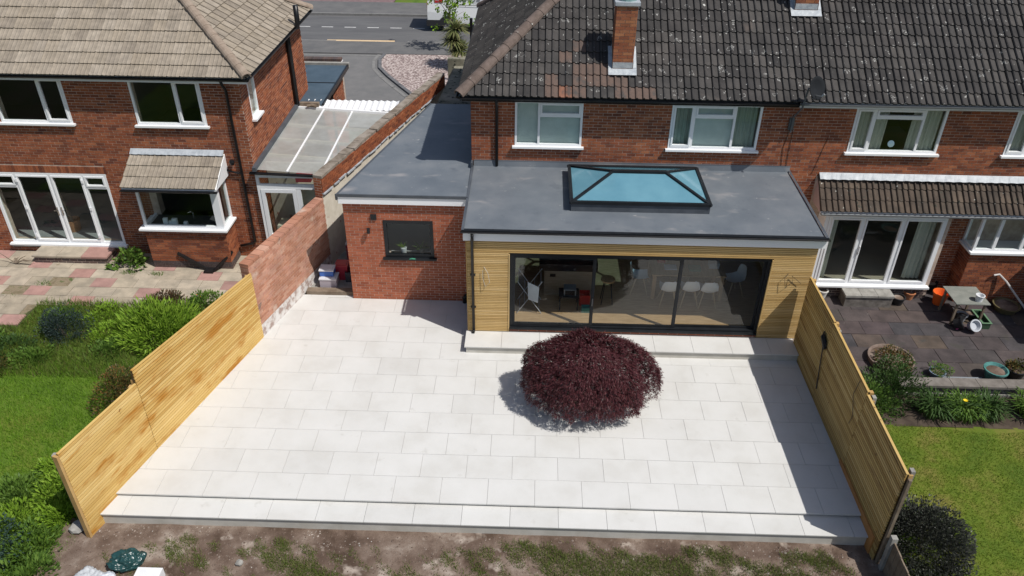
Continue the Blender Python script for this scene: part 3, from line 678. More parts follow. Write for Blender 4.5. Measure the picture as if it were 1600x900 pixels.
# tiled canopy over door and bay
CX0, CX1, CY, CZ, TZ = 7.35, 14.5, 1.00, 2.30, 2.90
cs = (TZ-CZ)/(HY-CY); ca = math.atan(cs)
mb = MB(); mb.face([(CX0,CY,CZ),(CX1,CY,CZ),(CX1,HY,TZ),(CX0,HY,TZ)]); mb.face([(CX0,CY,CZ-.06),(CX0,HY,CZ-.06),(CX1,HY,CZ-.06),(CX1,CY,CZ-.06)])
mb.box(CX0, CX1, CY+.005, CY+.03, CZ-.12, CZ-.005)
can = mb.build('canopy', W['white_dull'], house)
q = MB(); q.raw([(CX0,CY,CZ-.06),(CX0,HY,CZ-.06),(CX0,HY,TZ)], [(0,1,2)]); q.raw([(CX0+.02,CY,CZ-.06),(CX0+.02,HY,CZ-.06),(CX0+.02,HY,TZ)], [(2,1,0)])
q.build('cheek', mat('pink_painted_cheek', [(.50,.38,.36)], rough=.8), can)
tiles(can, (CX0-.02,CY-.03,CZ+.01), (1,0,0), (0,math.cos(ca),math.sin(ca)), CX1-CX0, .95, .30, .32, ROMAN, .028, W['tile_canopy'], (), 300)
mb = MB(); n = 90
for i in range(n):
    a, b = CX0+(CX1-CX0)*i/n, CX0+(CX1-CX0)*(i+1)/n; d0, d1 = .018*math.sin(i*1.9), .018*math.sin((i+1)*1.9)
    mb.raw([(a,HY-.015,TZ+.16),(b,HY-.015,TZ+.16),(b,HY-.18,TZ+.045+d1*.4),(a,HY-.18,TZ+.045+d0*.4)], [(3,2,1,0)])
mb.build('flashing', W['lead'], can)
gutter(can, (CX0,CY-.07,CZ-.02), (CX1,CY-.07,CZ-.02), mat('grey_gutter_low', [(.17,.18,.19)], rough=.4), .05)
# drainpipe by the corner
q = MB(); q.tube([(-.86,EY-.03,EZ-.1),(-.86,EY-.0,EZ-.2),(-.86,HY-.06,EZ-.36),(-.86,HY-.06,3.08)], .036, 8); q.build('drainpipe', W['black'], house, smooth=True)

# ---- extension: slatted timber front
FX0, FX1, FY_ = -1.40, 6.47, -1.56
DX0, DX1, DZ0, DZ1 = -.41, 5.50, .30, 2.39
mb = MB()
for a, b, c, d in ((FX0,DX0-.03,.201,2.74),(DX1+.03,FX1-.12,.201,2.74),(DX0-.03,DX1+.03,DZ1+.03,2.74)): mb.box(a+.03, b, FY_+.03, FY_+.28, c, d)
mb.box(FX0+.03, FX0+.28, FY_+.285, 1.99, .15, 2.74)
mb.box(DX0-.02, DX1+.02, FY_+.04, FY_+.28, -.1, DZ0-.06)
ext = mb.build('extension_wall', W['black'], house)
P = .047; z = .205; k = 0
while z < 2.73:
    zt = min(z+.033, 2.74)
    spans = [(FX0, FX1)] if z > DZ1-.002 else [(FX0, DX0-.035), (DX1+.035, FX1)]
    for a, b in spans:
        MB().box(a, b, FY_-.0, FY_+.028, z, zt).build('slat', W['slat'], ext)
    z += P; k += 1
q = MB(); q.box(DX0-.034, DX0-.012, FY_-.012, FY_+.10, .205, DZ1-.01); q.build('trim', W['slat'], ext)
q = MB(); q.box(DX1+.012, DX1+.034, FY_-.012, FY_+.10, .205, DZ1-.01); q.build('trim', W['slat'], ext)
for zz in [.23+i*.045 for i in range(56)]: pass
bx('corner_trim', W['slat'], ext, FX0-.022, FX0-.002, FY_-.004, FY_+.03, .205, 2.74)
# brick course under the door
mb = MB(); mb.box(DX0+.0, DX1-.0, FY_+.012, FY_+.06, .175, DZ0-.012); bc = mb.build('door_plinth', W['mortar_new'], house)
bricks(bc, (DX0,FY_+.012), U0, DX1-DX0, .215, .29, W['brick_new'], (), 60)
# three-leaf sliding door
sd_ = MB(); frame_rect(sd_, DX0-.008, DX1+.008, DZ0, DZ1, FY_+.03, FY_+.19, .07)
sd_.box(DX0, DX1, FY_-.045, FY_+.029, DZ0-.012, DZ0+.03)
sd_ = sd_.build('sliding_door', W['anth'], house)
for i, (a, b, yy) in enumerate(((DX0+.062,1.56,.065),(1.50,3.55,.105),(3.48,DX1-.062,.145))):
    q = MB(); yv = FY_+yy; frame_rect(q, a, b, DZ0+.072, DZ1-.072, yv-.018, yv+.018, .055)
    if i: q.box(a-.012, a+.067, yv-.055, yv-.0185, DZ0+.072, DZ1-.072)
    lf = q.build('leaf', W['anth'], sd_)
    q = MB(); q.face([(a+.055,yv,DZ0+.12),(b-.055,yv,DZ0+.12),(b-.055,yv,DZ1-.12),(a+.055,yv,DZ1-.12)]); q.build('pane', W['glass_door'], sd_)
q = MB(); q.bar((1.53,FY_+.01,1.0),(1.53,FY_+.01,1.2),.02,.025); q.build('handle', mat('steel', [(.45,.46,.47)], rough=.3, metal=1), sd_)
# flat roof over the extension
ZR0, ZR1 = 3.00, 3.055
RLX0, RLX1, RLY0, RLY1 = 1.02, 4.10, -.56, 1.30
fr = MB()
def slab_roof(x0, x1, y0, y1):
    za, zb = ZR0+(ZR1-ZR0)*(y0+1.64)/3.32, ZR0+(ZR1-ZR0)*(y1+1.64)/3.32
    fr.raw([(x0,y0,2.745),(x1,y0,2.745),(x1,y1,2.745),(x0,y1,2.745),(x0,y0,za),(x1,y0,za),(x1,y1,zb),(x0,y1,zb)],
           [(0,3,2,1),(4,5,6,7),(0,1,5,4),(1,2,6,5),(2,3,7,6),(3,0,4,7)])
slab_roof(-1.45, 6.56, -1.61, RLY0); slab_roof(-1.45, RLX0, RLY0, RLY1); slab_roof(RLX1, 6.56, RLY0, RLY1); slab_roof(-1.45, 6.56, RLY1, HY-.012)
fr = fr.build('flat_roof', W['felt'], house)
bx('fascia', W['white'], fr, -1.47, 6.575, -1.635, -1.613, 2.755, 2.955)
q = MB(); q.box(-1.47, -1.452, -1.612, HY-.02, 2.775, 2.945); q.box(6.562, 6.578, -1.612, HY-.02, 2.775, 2.945); q.build('fascia', W['white_dull'], fr)
q = MB(); q.raw([(-1.50,-1.66,3.03),(6.60,-1.66,3.03),(6.60,-1.58,3.035),(-1.50,-1.58,3.035)], [(0,1,2,3)]); q.box(-1.50,6.60,-1.663,-1.637,2.965,3.03); q.build('drip_trim', W['anth'], fr)
gutter(fr, (-1.52,-1.695,3.01), (6.62,-1.695,3.01), W['black'], .032)
q = MB(); q.raw([(-1.505,-1.64,3.035),(-1.44,-1.64,3.035),(-1.44,HY-.1,3.088),(-1.505,HY-.1,3.088)], [(0,1,2,3)]); q.build('edge_trim', W['felt_edge'], fr)
q = MB(); q.raw([(6.545,-1.64,3.035),(6.605,-1.64,3.035),(6.605,HY-.02,3.092),(6.545,HY-.02,3.092)], [(0,1,2,3)])
q.build('edge_trim', W['felt_edge'], fr)
q = MB(); q.raw([(-1.45,HY-.05,3.05),(6.58,HY-.05,3.05),(6.58,HY-.016,3.20),(-1.45,HY-.016,3.20)], [(0,1,2,3)]); q.box(-1.45,6.58,HY-.022,HY-.011,3.19,3.215); q.build('upstand', W['felt'], fr)
# downpipe on the cladding
q = MB(); q.tube([(-1.26,-1.70,2.95),(-1.26,-1.70,2.84),(-1.27,-1.62,2.70),(-1.27,-1.62,.26)], .034, 8); q.tube([(-1.27,-1.62,.27),(-1.28,-1.68,.215)], .036, 8)
for zz in (.9, 1.8): q.box(-1.33,-1.21,-1.60,-1.565,zz,zz+.04)
q.build('downpipe', W['black'], house, smooth=True)
# roof lantern
rl = MB(); 
zc0, zc1 = 3.0, 3.21
for a in ((RLX0-.06,RLX1+.06,RLY0-.06,RLY0),(RLX0-.06,RLX1+.06,RLY1,RLY1+.06),(RLX0-.06,RLX0,RLY0,RLY1),(RLX1,RLX1+.06,RLY0,RLY1)): rl.box(*a, zc0, zc1)
rl = rl.build('roof_lantern', W['felt_edge'], house)
c4 = [Vector((RLX0-.05,RLY0-.05,3.245)), Vector((RLX1+.05,RLY0-.05,3.245)), Vector((RLX1+.05,RLY1+.05,3.245)), Vector((RLX0-.05,RLY1+.05,3.245))]
ra, rb = Vector((1.98,.42,3.56)), Vector((3.22,.42,3.56))
for a, b in ((0,1),(1,2),(2,3),(3,0)): q = MB(); q.bar(c4[a], c4[b], .075, .07); q.build('eaves_bar', W['anth'], rl)
for a, b in ((c4[0],ra),(c4[3],ra),(c4[1],rb),(c4[2],rb)): q = MB(); q.bar(a+(a-b)*.03, b, .065, .06); q.build('hip_bar', W['anth'], rl)
q = MB(); q.bar(ra-Vector((.04,0,0)), rb+Vector((.04,0,0)), .10, .07); q.build('ridge_bar', W['anth'], rl)
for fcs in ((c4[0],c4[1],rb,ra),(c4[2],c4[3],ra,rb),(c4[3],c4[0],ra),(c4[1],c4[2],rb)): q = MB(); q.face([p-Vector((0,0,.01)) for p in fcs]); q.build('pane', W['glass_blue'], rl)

# ---- brick side block with its window
SY, SX0, SX1 = -.02, -4.52, -1.40
swin = (-3.575, -2.352, 1.30, 2.34)
mb = MB(); wall_panel(mb, (SX0,SY), U0, SX1-SX0-.0, 0, 2.84, .28, [(swin[0]-SX0, swin[1]-SX0, swin[2], swin[3])])
sw = mb.build('side_block_wall', W['mortar_new'], house)
bricks(sw, (SX0,SY), U0, SX1-SX0, .005, 2.83, W['brick_new'], [(swin[0]-SX0, swin[1]-SX0, swin[2]-.04, swin[3])], 300)
mb = MB(); lx = lambda y: -4.52+(y+.02)*.262
mb.prism([(SX0,SY+.002),(SX0+.25,SY+.28),(lx(6.0)+.25,6.0),(lx(6.0),6.0)], 0, 2.84); mb.box(-1.75,-1.505,.3,1.68,.0,2.84)
mb.prism([(-4.2,.29),(-1.76,.29),(-1.76,5.9),(-2.9,5.9)], -.02, .3)
sb2 = mb.build('side_block_flank', mat('grey_render_flank', [(.20,.17,.155),(.27,.235,.22)], 3, .95), house)
mb = MB(); mb.prism([(-4.1,1.5),(-1.76,1.5),(-1.76,1.6),(-4.1,1.6)], .3, 2.83); mb.build('side_room_wall', W['interior'], house)
swd = window(house, *swin, SY, [(swin[0],swin[1],swin[2],swin[3],0)], W['anth'], glass('grey_window_glass',(.75,.8,.78),.03), sill=.09, fw=.085, label='dark grey kitchen window in the new brick wall')
tp = [(-4.60,-.10),(-1.455,-.10),(-1.455,HY-.012),(-1.515,HY-.012),(-1.515,6.0),(lx(6.0)-.08,6.0)]
sr = MB(); sr.prism(tp, 2.845, 3.05); sr = sr.build('side_flat_roof', W['felt'], house)
bx('fascia', W['white'], sr, -4.585, -1.49, -.125, -.102, 2.82, 3.005)
q = MB(); q.box(-4.64,-1.47,-.15,-.127,3.01,3.085); q.raw([(-4.64,-.15,3.085),(-1.47,-.15,3.085),(-1.47,-.06,3.054),(-4.60,-.06,3.054)], [(0,1,2,3)]); q.build('edge_trim', W['felt_edge'], sr)
q = MB(); q.bar((-4.62,-.14,2.99),(lx(6)-.1,6.0,2.99),.05,.14); q.build('edge_trim', W['felt_edge'], sr)
q = MB(); q.box(-1.516,-1.47,HY-.2,6.0,3.04,3.20); q.build('upstand', W['felt_edge'], sr)
# vent, lamp on the brick
bx('air_vent', W['anth'], house, -3.86, -3.72, SY-.04, SY-.004, 2.36, 2.50)
q = MB(); q.lathe((-3.93,SY-.10,2.02), [(.04,0),(.04,.13)], 12); q.box(-3.95,-3.91,SY-.07,SY-.006,2.06,2.10); q.face([(-3.93+.04*math.cos(k*math.pi/6),SY-.10+.04*math.sin(k*math.pi/6),2.15) for k in range(12)])
q.build('wall_lamp', W['anth'], house)
q = MB(); q.tube([(-1.62,-.09,.0),(-1.62,-.09,.16),(-1.55,-.09,.22)], .055, 10); q.build('drain_bend', W['black'], house, smooth=True)
# old mossy garage roof beyond
mb = MB(); mb.prism([(lx(6.03)-.1,6.03),(-1.52,6.03),(-1.52,10.6),(-2.75,10.6)], 0, 2.72); og = mb.build('old_garage', W['moss_roof'], house)
mb = MB(); mb.box(-3.0,-1.55,10.62,10.85,-.3,2.95); mb.build('garage_parapet', W['moss_roof'], house)

# ---- room behind the sliding door
bx('room_floor', W['oak'], house, FX0+.3, 6.35, FY_+.20, 5.29, .12, .305)
mb = MB(); mb.box(FX0+.285, FX0+.30, -1.27, 5.2, .306, 2.65); mb.box(6.33,6.345,-1.27,5.2,.306,2.65); mb.box(FX0+.3,6.33,5.27,5.29,.306,2.65)
mb.build('room_lining', W['interior'], house)
# ------------------------------------------------------------------ left neighbour
LY, LXR, LXL = 2.62, -7.52, -20.0
lh = thing('brick_house', (-12, 2.62, -.4), 'red brick house with buff tiled hipped roof and white french doors', 'house')
fd = (-15.0, -11.69, -.10, 2.12)
lw_ = [(-14.05, -12.13, 3.60, 4.84), (-10.40, -8.545, 3.60, 4.84)]
BWX0, BWX1, BWY = -10.62, -8.38, 1.88
ops = [(a-LXL, b-LXL, c-.03, d+.06) for a, b, c, d in lw_] + [(fd[0]-LXL, fd[1]-LXL, fd[2], fd[3])]
mb = MB(); wall_panel(mb, (LXL,LY), U0, LXR-LXL, -.45, 4.95, .28, ops + [(BWX0+.2-LXL, BWX1-.2-LXL, .9, 2.2)])
lrear = mb.build('rear_wall', W['mortar'], lh)
U_, D_ = -17.2, LXR
hide = [(BWX0-U_, BWX1-U_, -.5, 2.25)]
bricks(lrear, (U_,LY), U0, D_-U_, -.40, 4.90, W['brick'], [(a+LXL-U_, b+LXL-U_, c, d) for a, b, c, d in ops] + hide + [(fd[0]-.1-U_, fd[1]+.02-U_, 2.12, 2.33)], 300)
mb = MB()
x = fd[0]
while x < fd[1]: mb.box(x, x+.065, LY-.012, LY, 2.135, 2.335, random.random()); x += .075
mb.build('soldier_course', W['brick'], lrear, kind='stuff')
mb = MB(); wall_panel(mb, (LXR,LY), (0,1), 6.1, -.45, 4.95, .28, [(.55, 1.12, 3.6, 4.82)])
lside = mb.build('side_wall', W['mortar'], lh)
bricks(lside, (LXR,LY), (0,1), 6.1, -.40, 4.90, W['brick'], [(.55, 1.12, 3.57, 4.86)], 300)
mb = MB(); mb.box(LXL,LXR-.28,8.4,8.72,-.45,4.95); mb.box(LXL,LXL+.2,LY,8.4,-.45,4.95); mb.build('far_wall', W['brick'], lh)
mb = MB(); mb.box(LXL+.2,LXR-.29,2.92,8.4,4.86,4.94); mb.box(LXL+.2,LXR-.29,2.92,8.4,2.5,2.62); mb.box(LXL+.2,LXR-.29,6.4,6.5,-.4,4.85)
for x in (-11.3,): mb.box(x,x+.1,2.95,6.4,-.1,4.85)
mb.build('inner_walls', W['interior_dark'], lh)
bx('inner_floor', mat('grey_tile_floor', [(.25,.26,.26)], rough=.5), lh, LXL+.2, LXR-.29, 2.91, 6.4, -.44, -.09)
# roof
LEY, LEZ, LP = 2.36, 5.02, R(33.5); LEX = -7.21; LFY = 9.0; LRY = (LEY+LFY)/2; LRZ = LEZ+(LRY-LEY)*math.tan(LP); LRX = LEX-(LRY-LEY)
mb = MB(); mb.face([(LXL,LEY,LEZ-.02),(LEX,LEY,LEZ-.02),(LRX,LRY,LRZ-.02),(LXL,LRY,LRZ-.02)]); mb.face([(LEX,LEY,LEZ-.02),(LEX,LFY,LEZ-.02),(LRX,LRY,LRZ-.02)])
mb.face([(LEX,LFY,LEZ-.02),(LXL,LFY,LEZ-.02),(LXL,LRY,LRZ-.02),(LRX,LRY,LRZ-.02)]); mb.face([(LXL,LEY,LEZ-.03),(LXL,LFY,LEZ-.03),(LEX,LFY,LEZ-.03),(LEX,LEY,LEZ-.03)])
lroof = mb.build('roof', W['black'], lh)
c_, s_ = math.cos(LP), math.sin(LP)
nl = math.ceil((LEX+17.5)/.33); tiles(lroof, (LEX-nl*.33,LEY-.04,LEZ-.03), (1,0,0), (0,c_,s_), nl*.33, 4.1, .33, .36, RIBBED, .036, W['tile_light'], [((LEX,LEY),(-S2,-S2))], 280)
tiles(lroof, (LEX+.04,LEY,LEZ-.03), (0,1,0), (-c_,0,s_), LFY-LEY, 4.1, .33, .36, RIBBED, .036, W['tile_light'], [((LEX,LEY),(S2,S2)),((LEX,LFY),(S2,-S2))], 150)
ridge(lroof, (LEX+.02,LEY-.02,LEZ+.02), (LRX,LRY,LRZ+.02), W['ridge_light'], .115, .40, 'hip_tile'); ridge(lroof, (LEX+.02,LFY+.02,LEZ+.02), (LRX,LRY,LRZ+.02), W['ridge_light'], .115, .40, 'hip_tile')
ridge(lroof, (LXL,LRY,LRZ+.02), (LRX,LRY,LRZ+.02), W['ridge_light'], .115, .45)
bx('fascia', W['white_dull'], lh, LXL, LEX-.03, LEY+.02, LEY+.05, LEZ-.19, LEZ-.035); bx('soffit', W['white_dull'], lh, LXL, LEX-.05, LEY+.055, LY-.02, LEZ-.185, LEZ-.15)
q = MB(); q.box(LEX-.05, LEX-.02, LEY+.055, LFY, LEZ-.19, LEZ-.035); q.box(LXR+.02,LEX-.055,LY-.015,LFY,LEZ-.185,LEZ-.15); q.build('fascia', W['white_dull'], lh)
gutter(lh, (LXL,LEY-.035,LEZ-.05), (LEX+.03,LEY-.035,LEZ-.05), W['black'], .065); gutter(lh, (LEX+.035,LEY-.06,LEZ-.05), (LEX+.035,LFY,LEZ-.05), W['black'], .065)
# pipes
q = MB(); q.tube([(-7.86,LEY-.02,LEZ-.1),(-7.86,LEY+.02,LEZ-.22),(-7.86,LY-.06,LEZ-.42),(-7.86,LY-.06,.12),(-7.95,LY-.06,.05),(-8.30,LY-.08,-.02)], .04, 8); q.build('drainpipe', W['black'], lh, smooth=True)
q = MB(); q.tube([(LXR+.08,7.0,2.4),(LXR+.08,7.0,4.75),(LXR+.12,7.0,4.88),(LXR+.42,7.0,5.0),(LXR+.45,7.0,5.12),(LXR+.45,7.0,5.62)], .08, 8)
q.tube([(LXR+.10,7.0,2.45),(LXR+.10,6.8,2.40),(LXR+.16,6.5,2.38)], .055, 8); q.build('soil_pipe', W['black'], lh, smooth=True)
q = MB(); q.lathe((-8.05,LY-.12,2.62), [(.0,.07),(.06,.06),(.075,0),(.05,-.08),(0,-.09)], 12); q.build('flue_cover', W['black'], lh)
q = MB(); q.tube([(-8.34,LY-.06,2.38),(-8.1,LY-.06,2.30),(-7.9,LY-.06,2.26)], .028, 8); q.build('bay_gutter_pipe', W['black'], lh)
# windows
wA = window(lh, *lw_[0], LY, [(lw_[0][0],-12.78,3.6,4.84,0),(-12.78,lw_[0][1],3.6,4.84,1)])
wB = window(lh, *lw_[1], LY, [(lw_[1][0],-9.24,3.6,4.84,0),(-9.24,lw_[1][1],3.6,4.84,1)])
sw_ = MB(); y0, y1, z0, z1 = LY+.55, LY+1.12, 3.6, 4.82
for a in ((y0,y0+.05,z0,z1),(y1-.05,y1,z0,z1),(y0+.05,y1-.05,z0,z0+.05),(y0+.05,y1-.05,z1-.05,z1)): sw_.box(LXR-.06,LXR+.012,*a)
sw_ = sw_.build('side_window', W['white'], lh); bx('sill', W['white'], sw_, LXR-.02, LXR+.13, y0-.06, y1+.06, z0-.06, z0-.003)
q = MB(); q.face([(LXR-.02,y0+.05,z0+.05),(LXR-.02,y1-.05,z0+.05),(LXR-.02,y1-.05,z1-.05),(LXR-.02,y0+.05,z1-.05)]); q.build('pane', W['glass'], sw_)
q = MB(); q.box(LXR-.20,LXR-.19,y0,y1,z0,z1); q.build('blind', W['blind'], sw_)
xs = (fd[0], -14.26, -13.29, -12.35, fd[1]); Z0, Z1 = fd[2], fd[3]
fw_ = window(lh, *fd, LY, [(xs[0],xs[1],Z0,1.70,0),(xs[0],xs[1],1.70,Z1,1),(xs[1],xs[2],Z0,Z1,1),(xs[2],xs[3],Z0,Z1,1),(xs[3],xs[4],Z0,1.70,0),(xs[3],xs[4],1.70,Z1,1)], name='french_door', sash_name='leaf', fw=.07, sill=.12)
for s in (-.06, .06):
    q = MB(); q.box(-13.29+s-.018,-13.29+s+.018,LY-.045,LY-.033,.82,1.08); q.bar((-13.29+s,LY-.06,.98),(-13.29+s*2.6,LY-.06,.98),.018,.018); q.build('handle', mat('chrome', [(.5,.5,.52)], rough=.25, metal=1), fw_)
for x_ in (xs[1]+.03, xs[3]-.03):
    for zz in (.1, 1.0, 1.85): q = MB(); q.box(x_-.03,x_+.03,LY-.055,LY-.034,zz,zz+.1); q.build('hinge', W['white'], fw_)
bx('flower_sill', W['concrete'], lh, fd[0]-.05, fd[1]+.05, LY-.06, LY-.014, -.24, -.165)
# square bay with its small roof
mb = MB(); mb.box(BWX0+.008, BWX1-.008, BWY+.008, LY-.01, -.44, .83); bay = mb.build('bay', W['mortar'], lh)
bricks(bay, (BWX0,BWY), U0, BWX1-BWX0, -.175, .83, W['brick'], (), 100); bricks(bay, (BWX1,BWY), (0,1), LY-BWY, -.175, .83, W['brick'], (), 60)
bricks(bay, (BWX0,BWY), U0, BWX1-BWX0, -.40, -.175, W['brick_dark'], (), 60); bricks(bay, (BWX1,BWY), (0,1), LY-BWY, -.40, -.175, W['brick_dark'], (), 30)
bx('sill', W['white'], bay, BWX0-.10, BWX1+.10, BWY-.11, LY-.012, .832, .885)
q = MB(); frame_rect(q, BWX0+.02, BWX1-.0, .89, 2.16, BWY+.02, BWY+.09, .07); q.box(BWX1-.20,BWX1-.002,BWY+.015,BWY+.019,.89,2.16)
for a in ((BWX1-.075,BWX1-.004,BWY+.095,LY-.012,.89,.95),(BWX1-.075,BWX1-.004,BWY+.095,LY-.012,2.09,2.16),(BWX1-.073,BWX1-.006,LY-.09,LY-.014,.952,2.088),(BWX1-.073,BWX1-.006,BWY+.095,BWY+.17,.952,2.088)): q.box(*a)
q.box(BWX0+.02,BWX0+.09,BWY+.095,LY-.012,.89,.95); q.box(BWX0+.02,BWX0+.09,BWY+.095,LY-.012,2.09,2.16)
q.build('bay_frame', W['white'], bay)
q = MB(); q.face([(BWX0+.09,BWY+.05,.96),(BWX1-.2,BWY+.05,.96),(BWX1-.2,BWY+.05,2.09),(BWX0+.09,BWY+.05,2.09)]); q.build('pane', W['glass'], bay)
for xx in (BWX1-.03, BWX0+.05): q = MB(); q.face([(xx,BWY+.17,.95),(xx,LY-.09,.95),(xx,LY-.09,2.09),(xx,BWY+.17,2.09)]); q.build('pane', W['glass'], bay)
bx('worktop', mat('dark_worktop', [(.05,.05,.055)], rough=.3), bay, BWX0+.12, BWX1-.12, BWY+.12, LY+.3, .84, .90)
q = MB(); q.tube([(-9.35,2.3,.9),(-9.35,2.3,1.15),(-9.38,2.25,1.22),(-9.46,2.2,1.2)], .014, 6); q.build('tap', mat('tap_chrome', [(.6,.6,.62)], rough=.2, metal=1), bay)
for i, (x_, h_, w_) in enumerate(((-10.05,.20,.06),(-9.92,.12,.04),(-9.80,.19,.07),(-9.5,.10,.05))):
    q = MB(); q.box(x_-w_,x_+w_,2.02,2.10,.90,.90+h_); q.build('window_carton', mat('white_carton_%d'%i, [(.66,.69,.72)], rough=.6), bay)
RC0, RC1, RCY, RCZ, RTZ = BWX0-.16, BWX1+.13, 1.60, 2.23, 2.80
ca = math.atan((RTZ-RCZ)/(LY-RCY))
q = MB(); q.face([(RC0,RCY,RCZ),(RC1,RCY,RCZ),(RC1,LY,RTZ),(RC0,LY,RTZ)]); q.face([(RC0,RCY,RCZ-.04),(RC0,LY,RCZ-.04),(RC1,LY,RCZ-.04),(RC1,RCY,RCZ-.04)]); q.box(RC0,RC1,RCY+.005,RCY+.03,RCZ-.09,RCZ-.003)
q.raw([(RC1,RCY,RCZ-.04),(RC1,LY,RCZ-.04),(RC1,LY,RTZ)], [(0,1,2)]); q.raw([(RC0,RCY,RCZ-.04),(RC0,LY,RCZ-.04),(RC0,LY,RTZ)], [(2,1,0)])
br_ = q.build('bay_roof', W['white'], lh)
tiles(br_, (RC0,RCY-.03,RCZ+.008), (1,0,0), (0,math.cos(ca),math.sin(ca)), RC1-RC0+.05, 1.15, .33, .36, RIBBED, .036, W['tile_light'], (((RC1,0),(-1,0)),))
mb = MB(); n = 40
for i in range(n):
    a, b = RC0+(RC1-RC0)*i/n, RC0+(RC1-RC0)*(i+1)/n; d0, d1 = .012*math.sin(i*1.9), .012*math.sin((i+1)*1.9)
    mb.raw([(a,LY-.015,RTZ+.12),(b,LY-.015,RTZ+.12),(b,LY-.16,RTZ+.01+d1*.5),(a,LY-.16,RTZ+.01+d0*.5)], [(3,2,1,0)])
mb.build('flashing', W['lead'], br_)
gutter(br_, (RC0,RCY-.07,RCZ-.03), (RC1+.03,RCY-.07,RCZ-.03), W['black'], .05)
q = MB(); q.bar((-9.85,BWY-.02,.10),(-9.10,BWY-.10,-.36),.07,.07); q.bar((-8.33,BWY+.1,.12),(-8.85,BWY-.18,-.36),.06,.06); q.box(-9.12,-8.86,BWY-.28,BWY-.04,-.41,-.34)
q.build('waste_pipe', W['black'], lh)
# house contents seen through glass
hp = thing('potted_plant', (-13.55, 3.35, -.09), 'bare stemmed plant in a wicker pot just inside the white french doors', 'plant')
q = MB(); q.lathe((-13.55,3.35,-.09), [(.0,0),(.17,0),(.22,.36),(.20,.36),(.18,.3),(0,.3)], 16); q.build('pot', mat('wicker', [(.28,.13,.06),(.36,.18,.09)], 20), hp)
q = MB(); q.tube([(-13.55,3.35,.2),(-13.6,3.36,.6),(-13.66,3.36,1.1)], [.04,.035,.03], 7); q.build('stem', W['oldwood'], hp)
# brick steps below the french doors
st = thing('door_step', (-13.1, 2.2, -.4), 'low brick step topped with buff and pink flags below french doors', 'step')
mb = MB(); mb.box(-14.10,-12.02,1.98,2.56,-.42,-.21); stb = mb.build('base', W['mortar'], st)
bricks(stb, (-14.10,1.98), U0, 2.08, -.40, -.21, W['brick_dark'], (), 60); bricks(stb, (-12.02,1.98), (0,1), .58, -.40, -.21, W['brick_dark'], (), 30)
for i, x in enumerate((-14.14,-13.43,-12.72)): bx('flagstone', W['flagP'] if i == 2 else W['flagL'], st, x, x+(.70 if i < 2 else .74), 1.94, 2.57, -.207, -.155)

# ------------------------------------------------------------------ lean-to of the left neighbour
lt_ = thing('lean_to', (-6.6, 4.6, -.4), 'white framed lean-to with smoky plastic roof panels between house and wall', 'lean-to')
bl = lambda y: -6.39+(y+1.73)*.2876        # line of the boundary wall
def lz(x): return 2.42-.10*(x+7.5)/1.6
ys = (2.50, 6.95)
xa = LXR+.02
for i, (x0, x1) in enumerate(((xa,-6.62),(-6.56,-5.72),(-5.66,-4.6))):
    f = [(x0,ys[0],lz(x0)),(min(x1,bl(ys[0])-.08),ys[0],lz(x1)),(min(x1,bl(ys[1])-.08),ys[1],lz(x1)+.06),(x0,ys[1],lz(x0)+.06)]
    if x0 > bl(ys[0])-.1:
        yy = (x0+.1+6.39)/.2876-1.73; f = [(x0,yy,lz(x0)+.02),(min(x1,bl(ys[1])-.08),ys[1],lz(x1)+.06),(x0,ys[1],lz(x0)+.06)]
    q = MB(); q.face(f); q.build('roof_panel', W['poly'], lt_)
for x in (-6.59,-5.69):
    y0 = max(ys[0], (x+.1+6.39)/.2876-1.73)
    q = MB(); q.bar((x,y0,lz(x)+.01),(x,ys[1],lz(x)+.07),.05,.03); q.build('glazing_bar', W['white'], lt_)
for k_, yy in enumerate((3.6,4.7,5.8)):
    q = MB(); q.bar((xa,yy,lz(xa)-.06),(min(bl(yy)-.08,-4.7),yy,lz(-5)-.06),.05,.09); q.build('purlin', mat('pale_timber_%d'%k_, [(.62,.55,.40)], rough=.8), lt_)
q = MB(); q.bar((xa,ys[1]+.03,lz(xa)+.06),(bl(ys[1])-.1,ys[1]+.03,lz(-4.5)+.06),.09,.09); q.build('head_bar', W['white'], lt_)
q = MB(); q.bar((xa+.05,ys[0]-.1,2.45),(xa+.05,ys[1],2.52),.10,.12); q.build('flashing', W['felt_edge'], lt_)
gutter(lt_, (xa-.1,2.42,2.36), (bl(2.42)-.1,2.42,2.30), W['black'], .055)
q = MB(); X0, X1 = LXR+.03, -5.72
frame_rect(q, X0, X1, -.38, 2.26, 2.50, 2.57, .08); q.box(X0+.081,X1-.081,2.502,2.568,1.84,1.98); q.box(-6.42,-6.30,2.503,2.567,-.29,1.83)
lf = q.build('front_frame', W['white'], lt_)
q = MB(); frame_rect(q, X0+.09, -6.43, -.28, 1.83, 2.485, 2.56, .10); q.box(X0+.19,-6.53,2.487,2.558,.28,.42); q.build('door', W['white'], lt_)
for f in ((X0+.08,X1-.08,1.98,2.18),(X0+.19,-6.53,.42,1.73),(-6.30,X1-.08,-.3,1.84)): q = MB(); q.face([(f[0],2.53,f[2]),(f[1],2.53,f[2]),(f[1],2.53,f[3]),(f[0],2.53,f[3])]); q.build('pane', W['glass'], lt_)
bx('door_panel', W['white'], lt_, X0+.19, -6.53, 2.50, 2.54, -.19, .28)
bx('inner_screen', W['cream'], lt_, LXR+.03, -5.45, 3.45, 3.5, -.37, 2.2)
bx('lean_to_floor', W['concrete'], lt_, LXR+.02, -5.3, 2.6, 6.9, -.42, -.37)
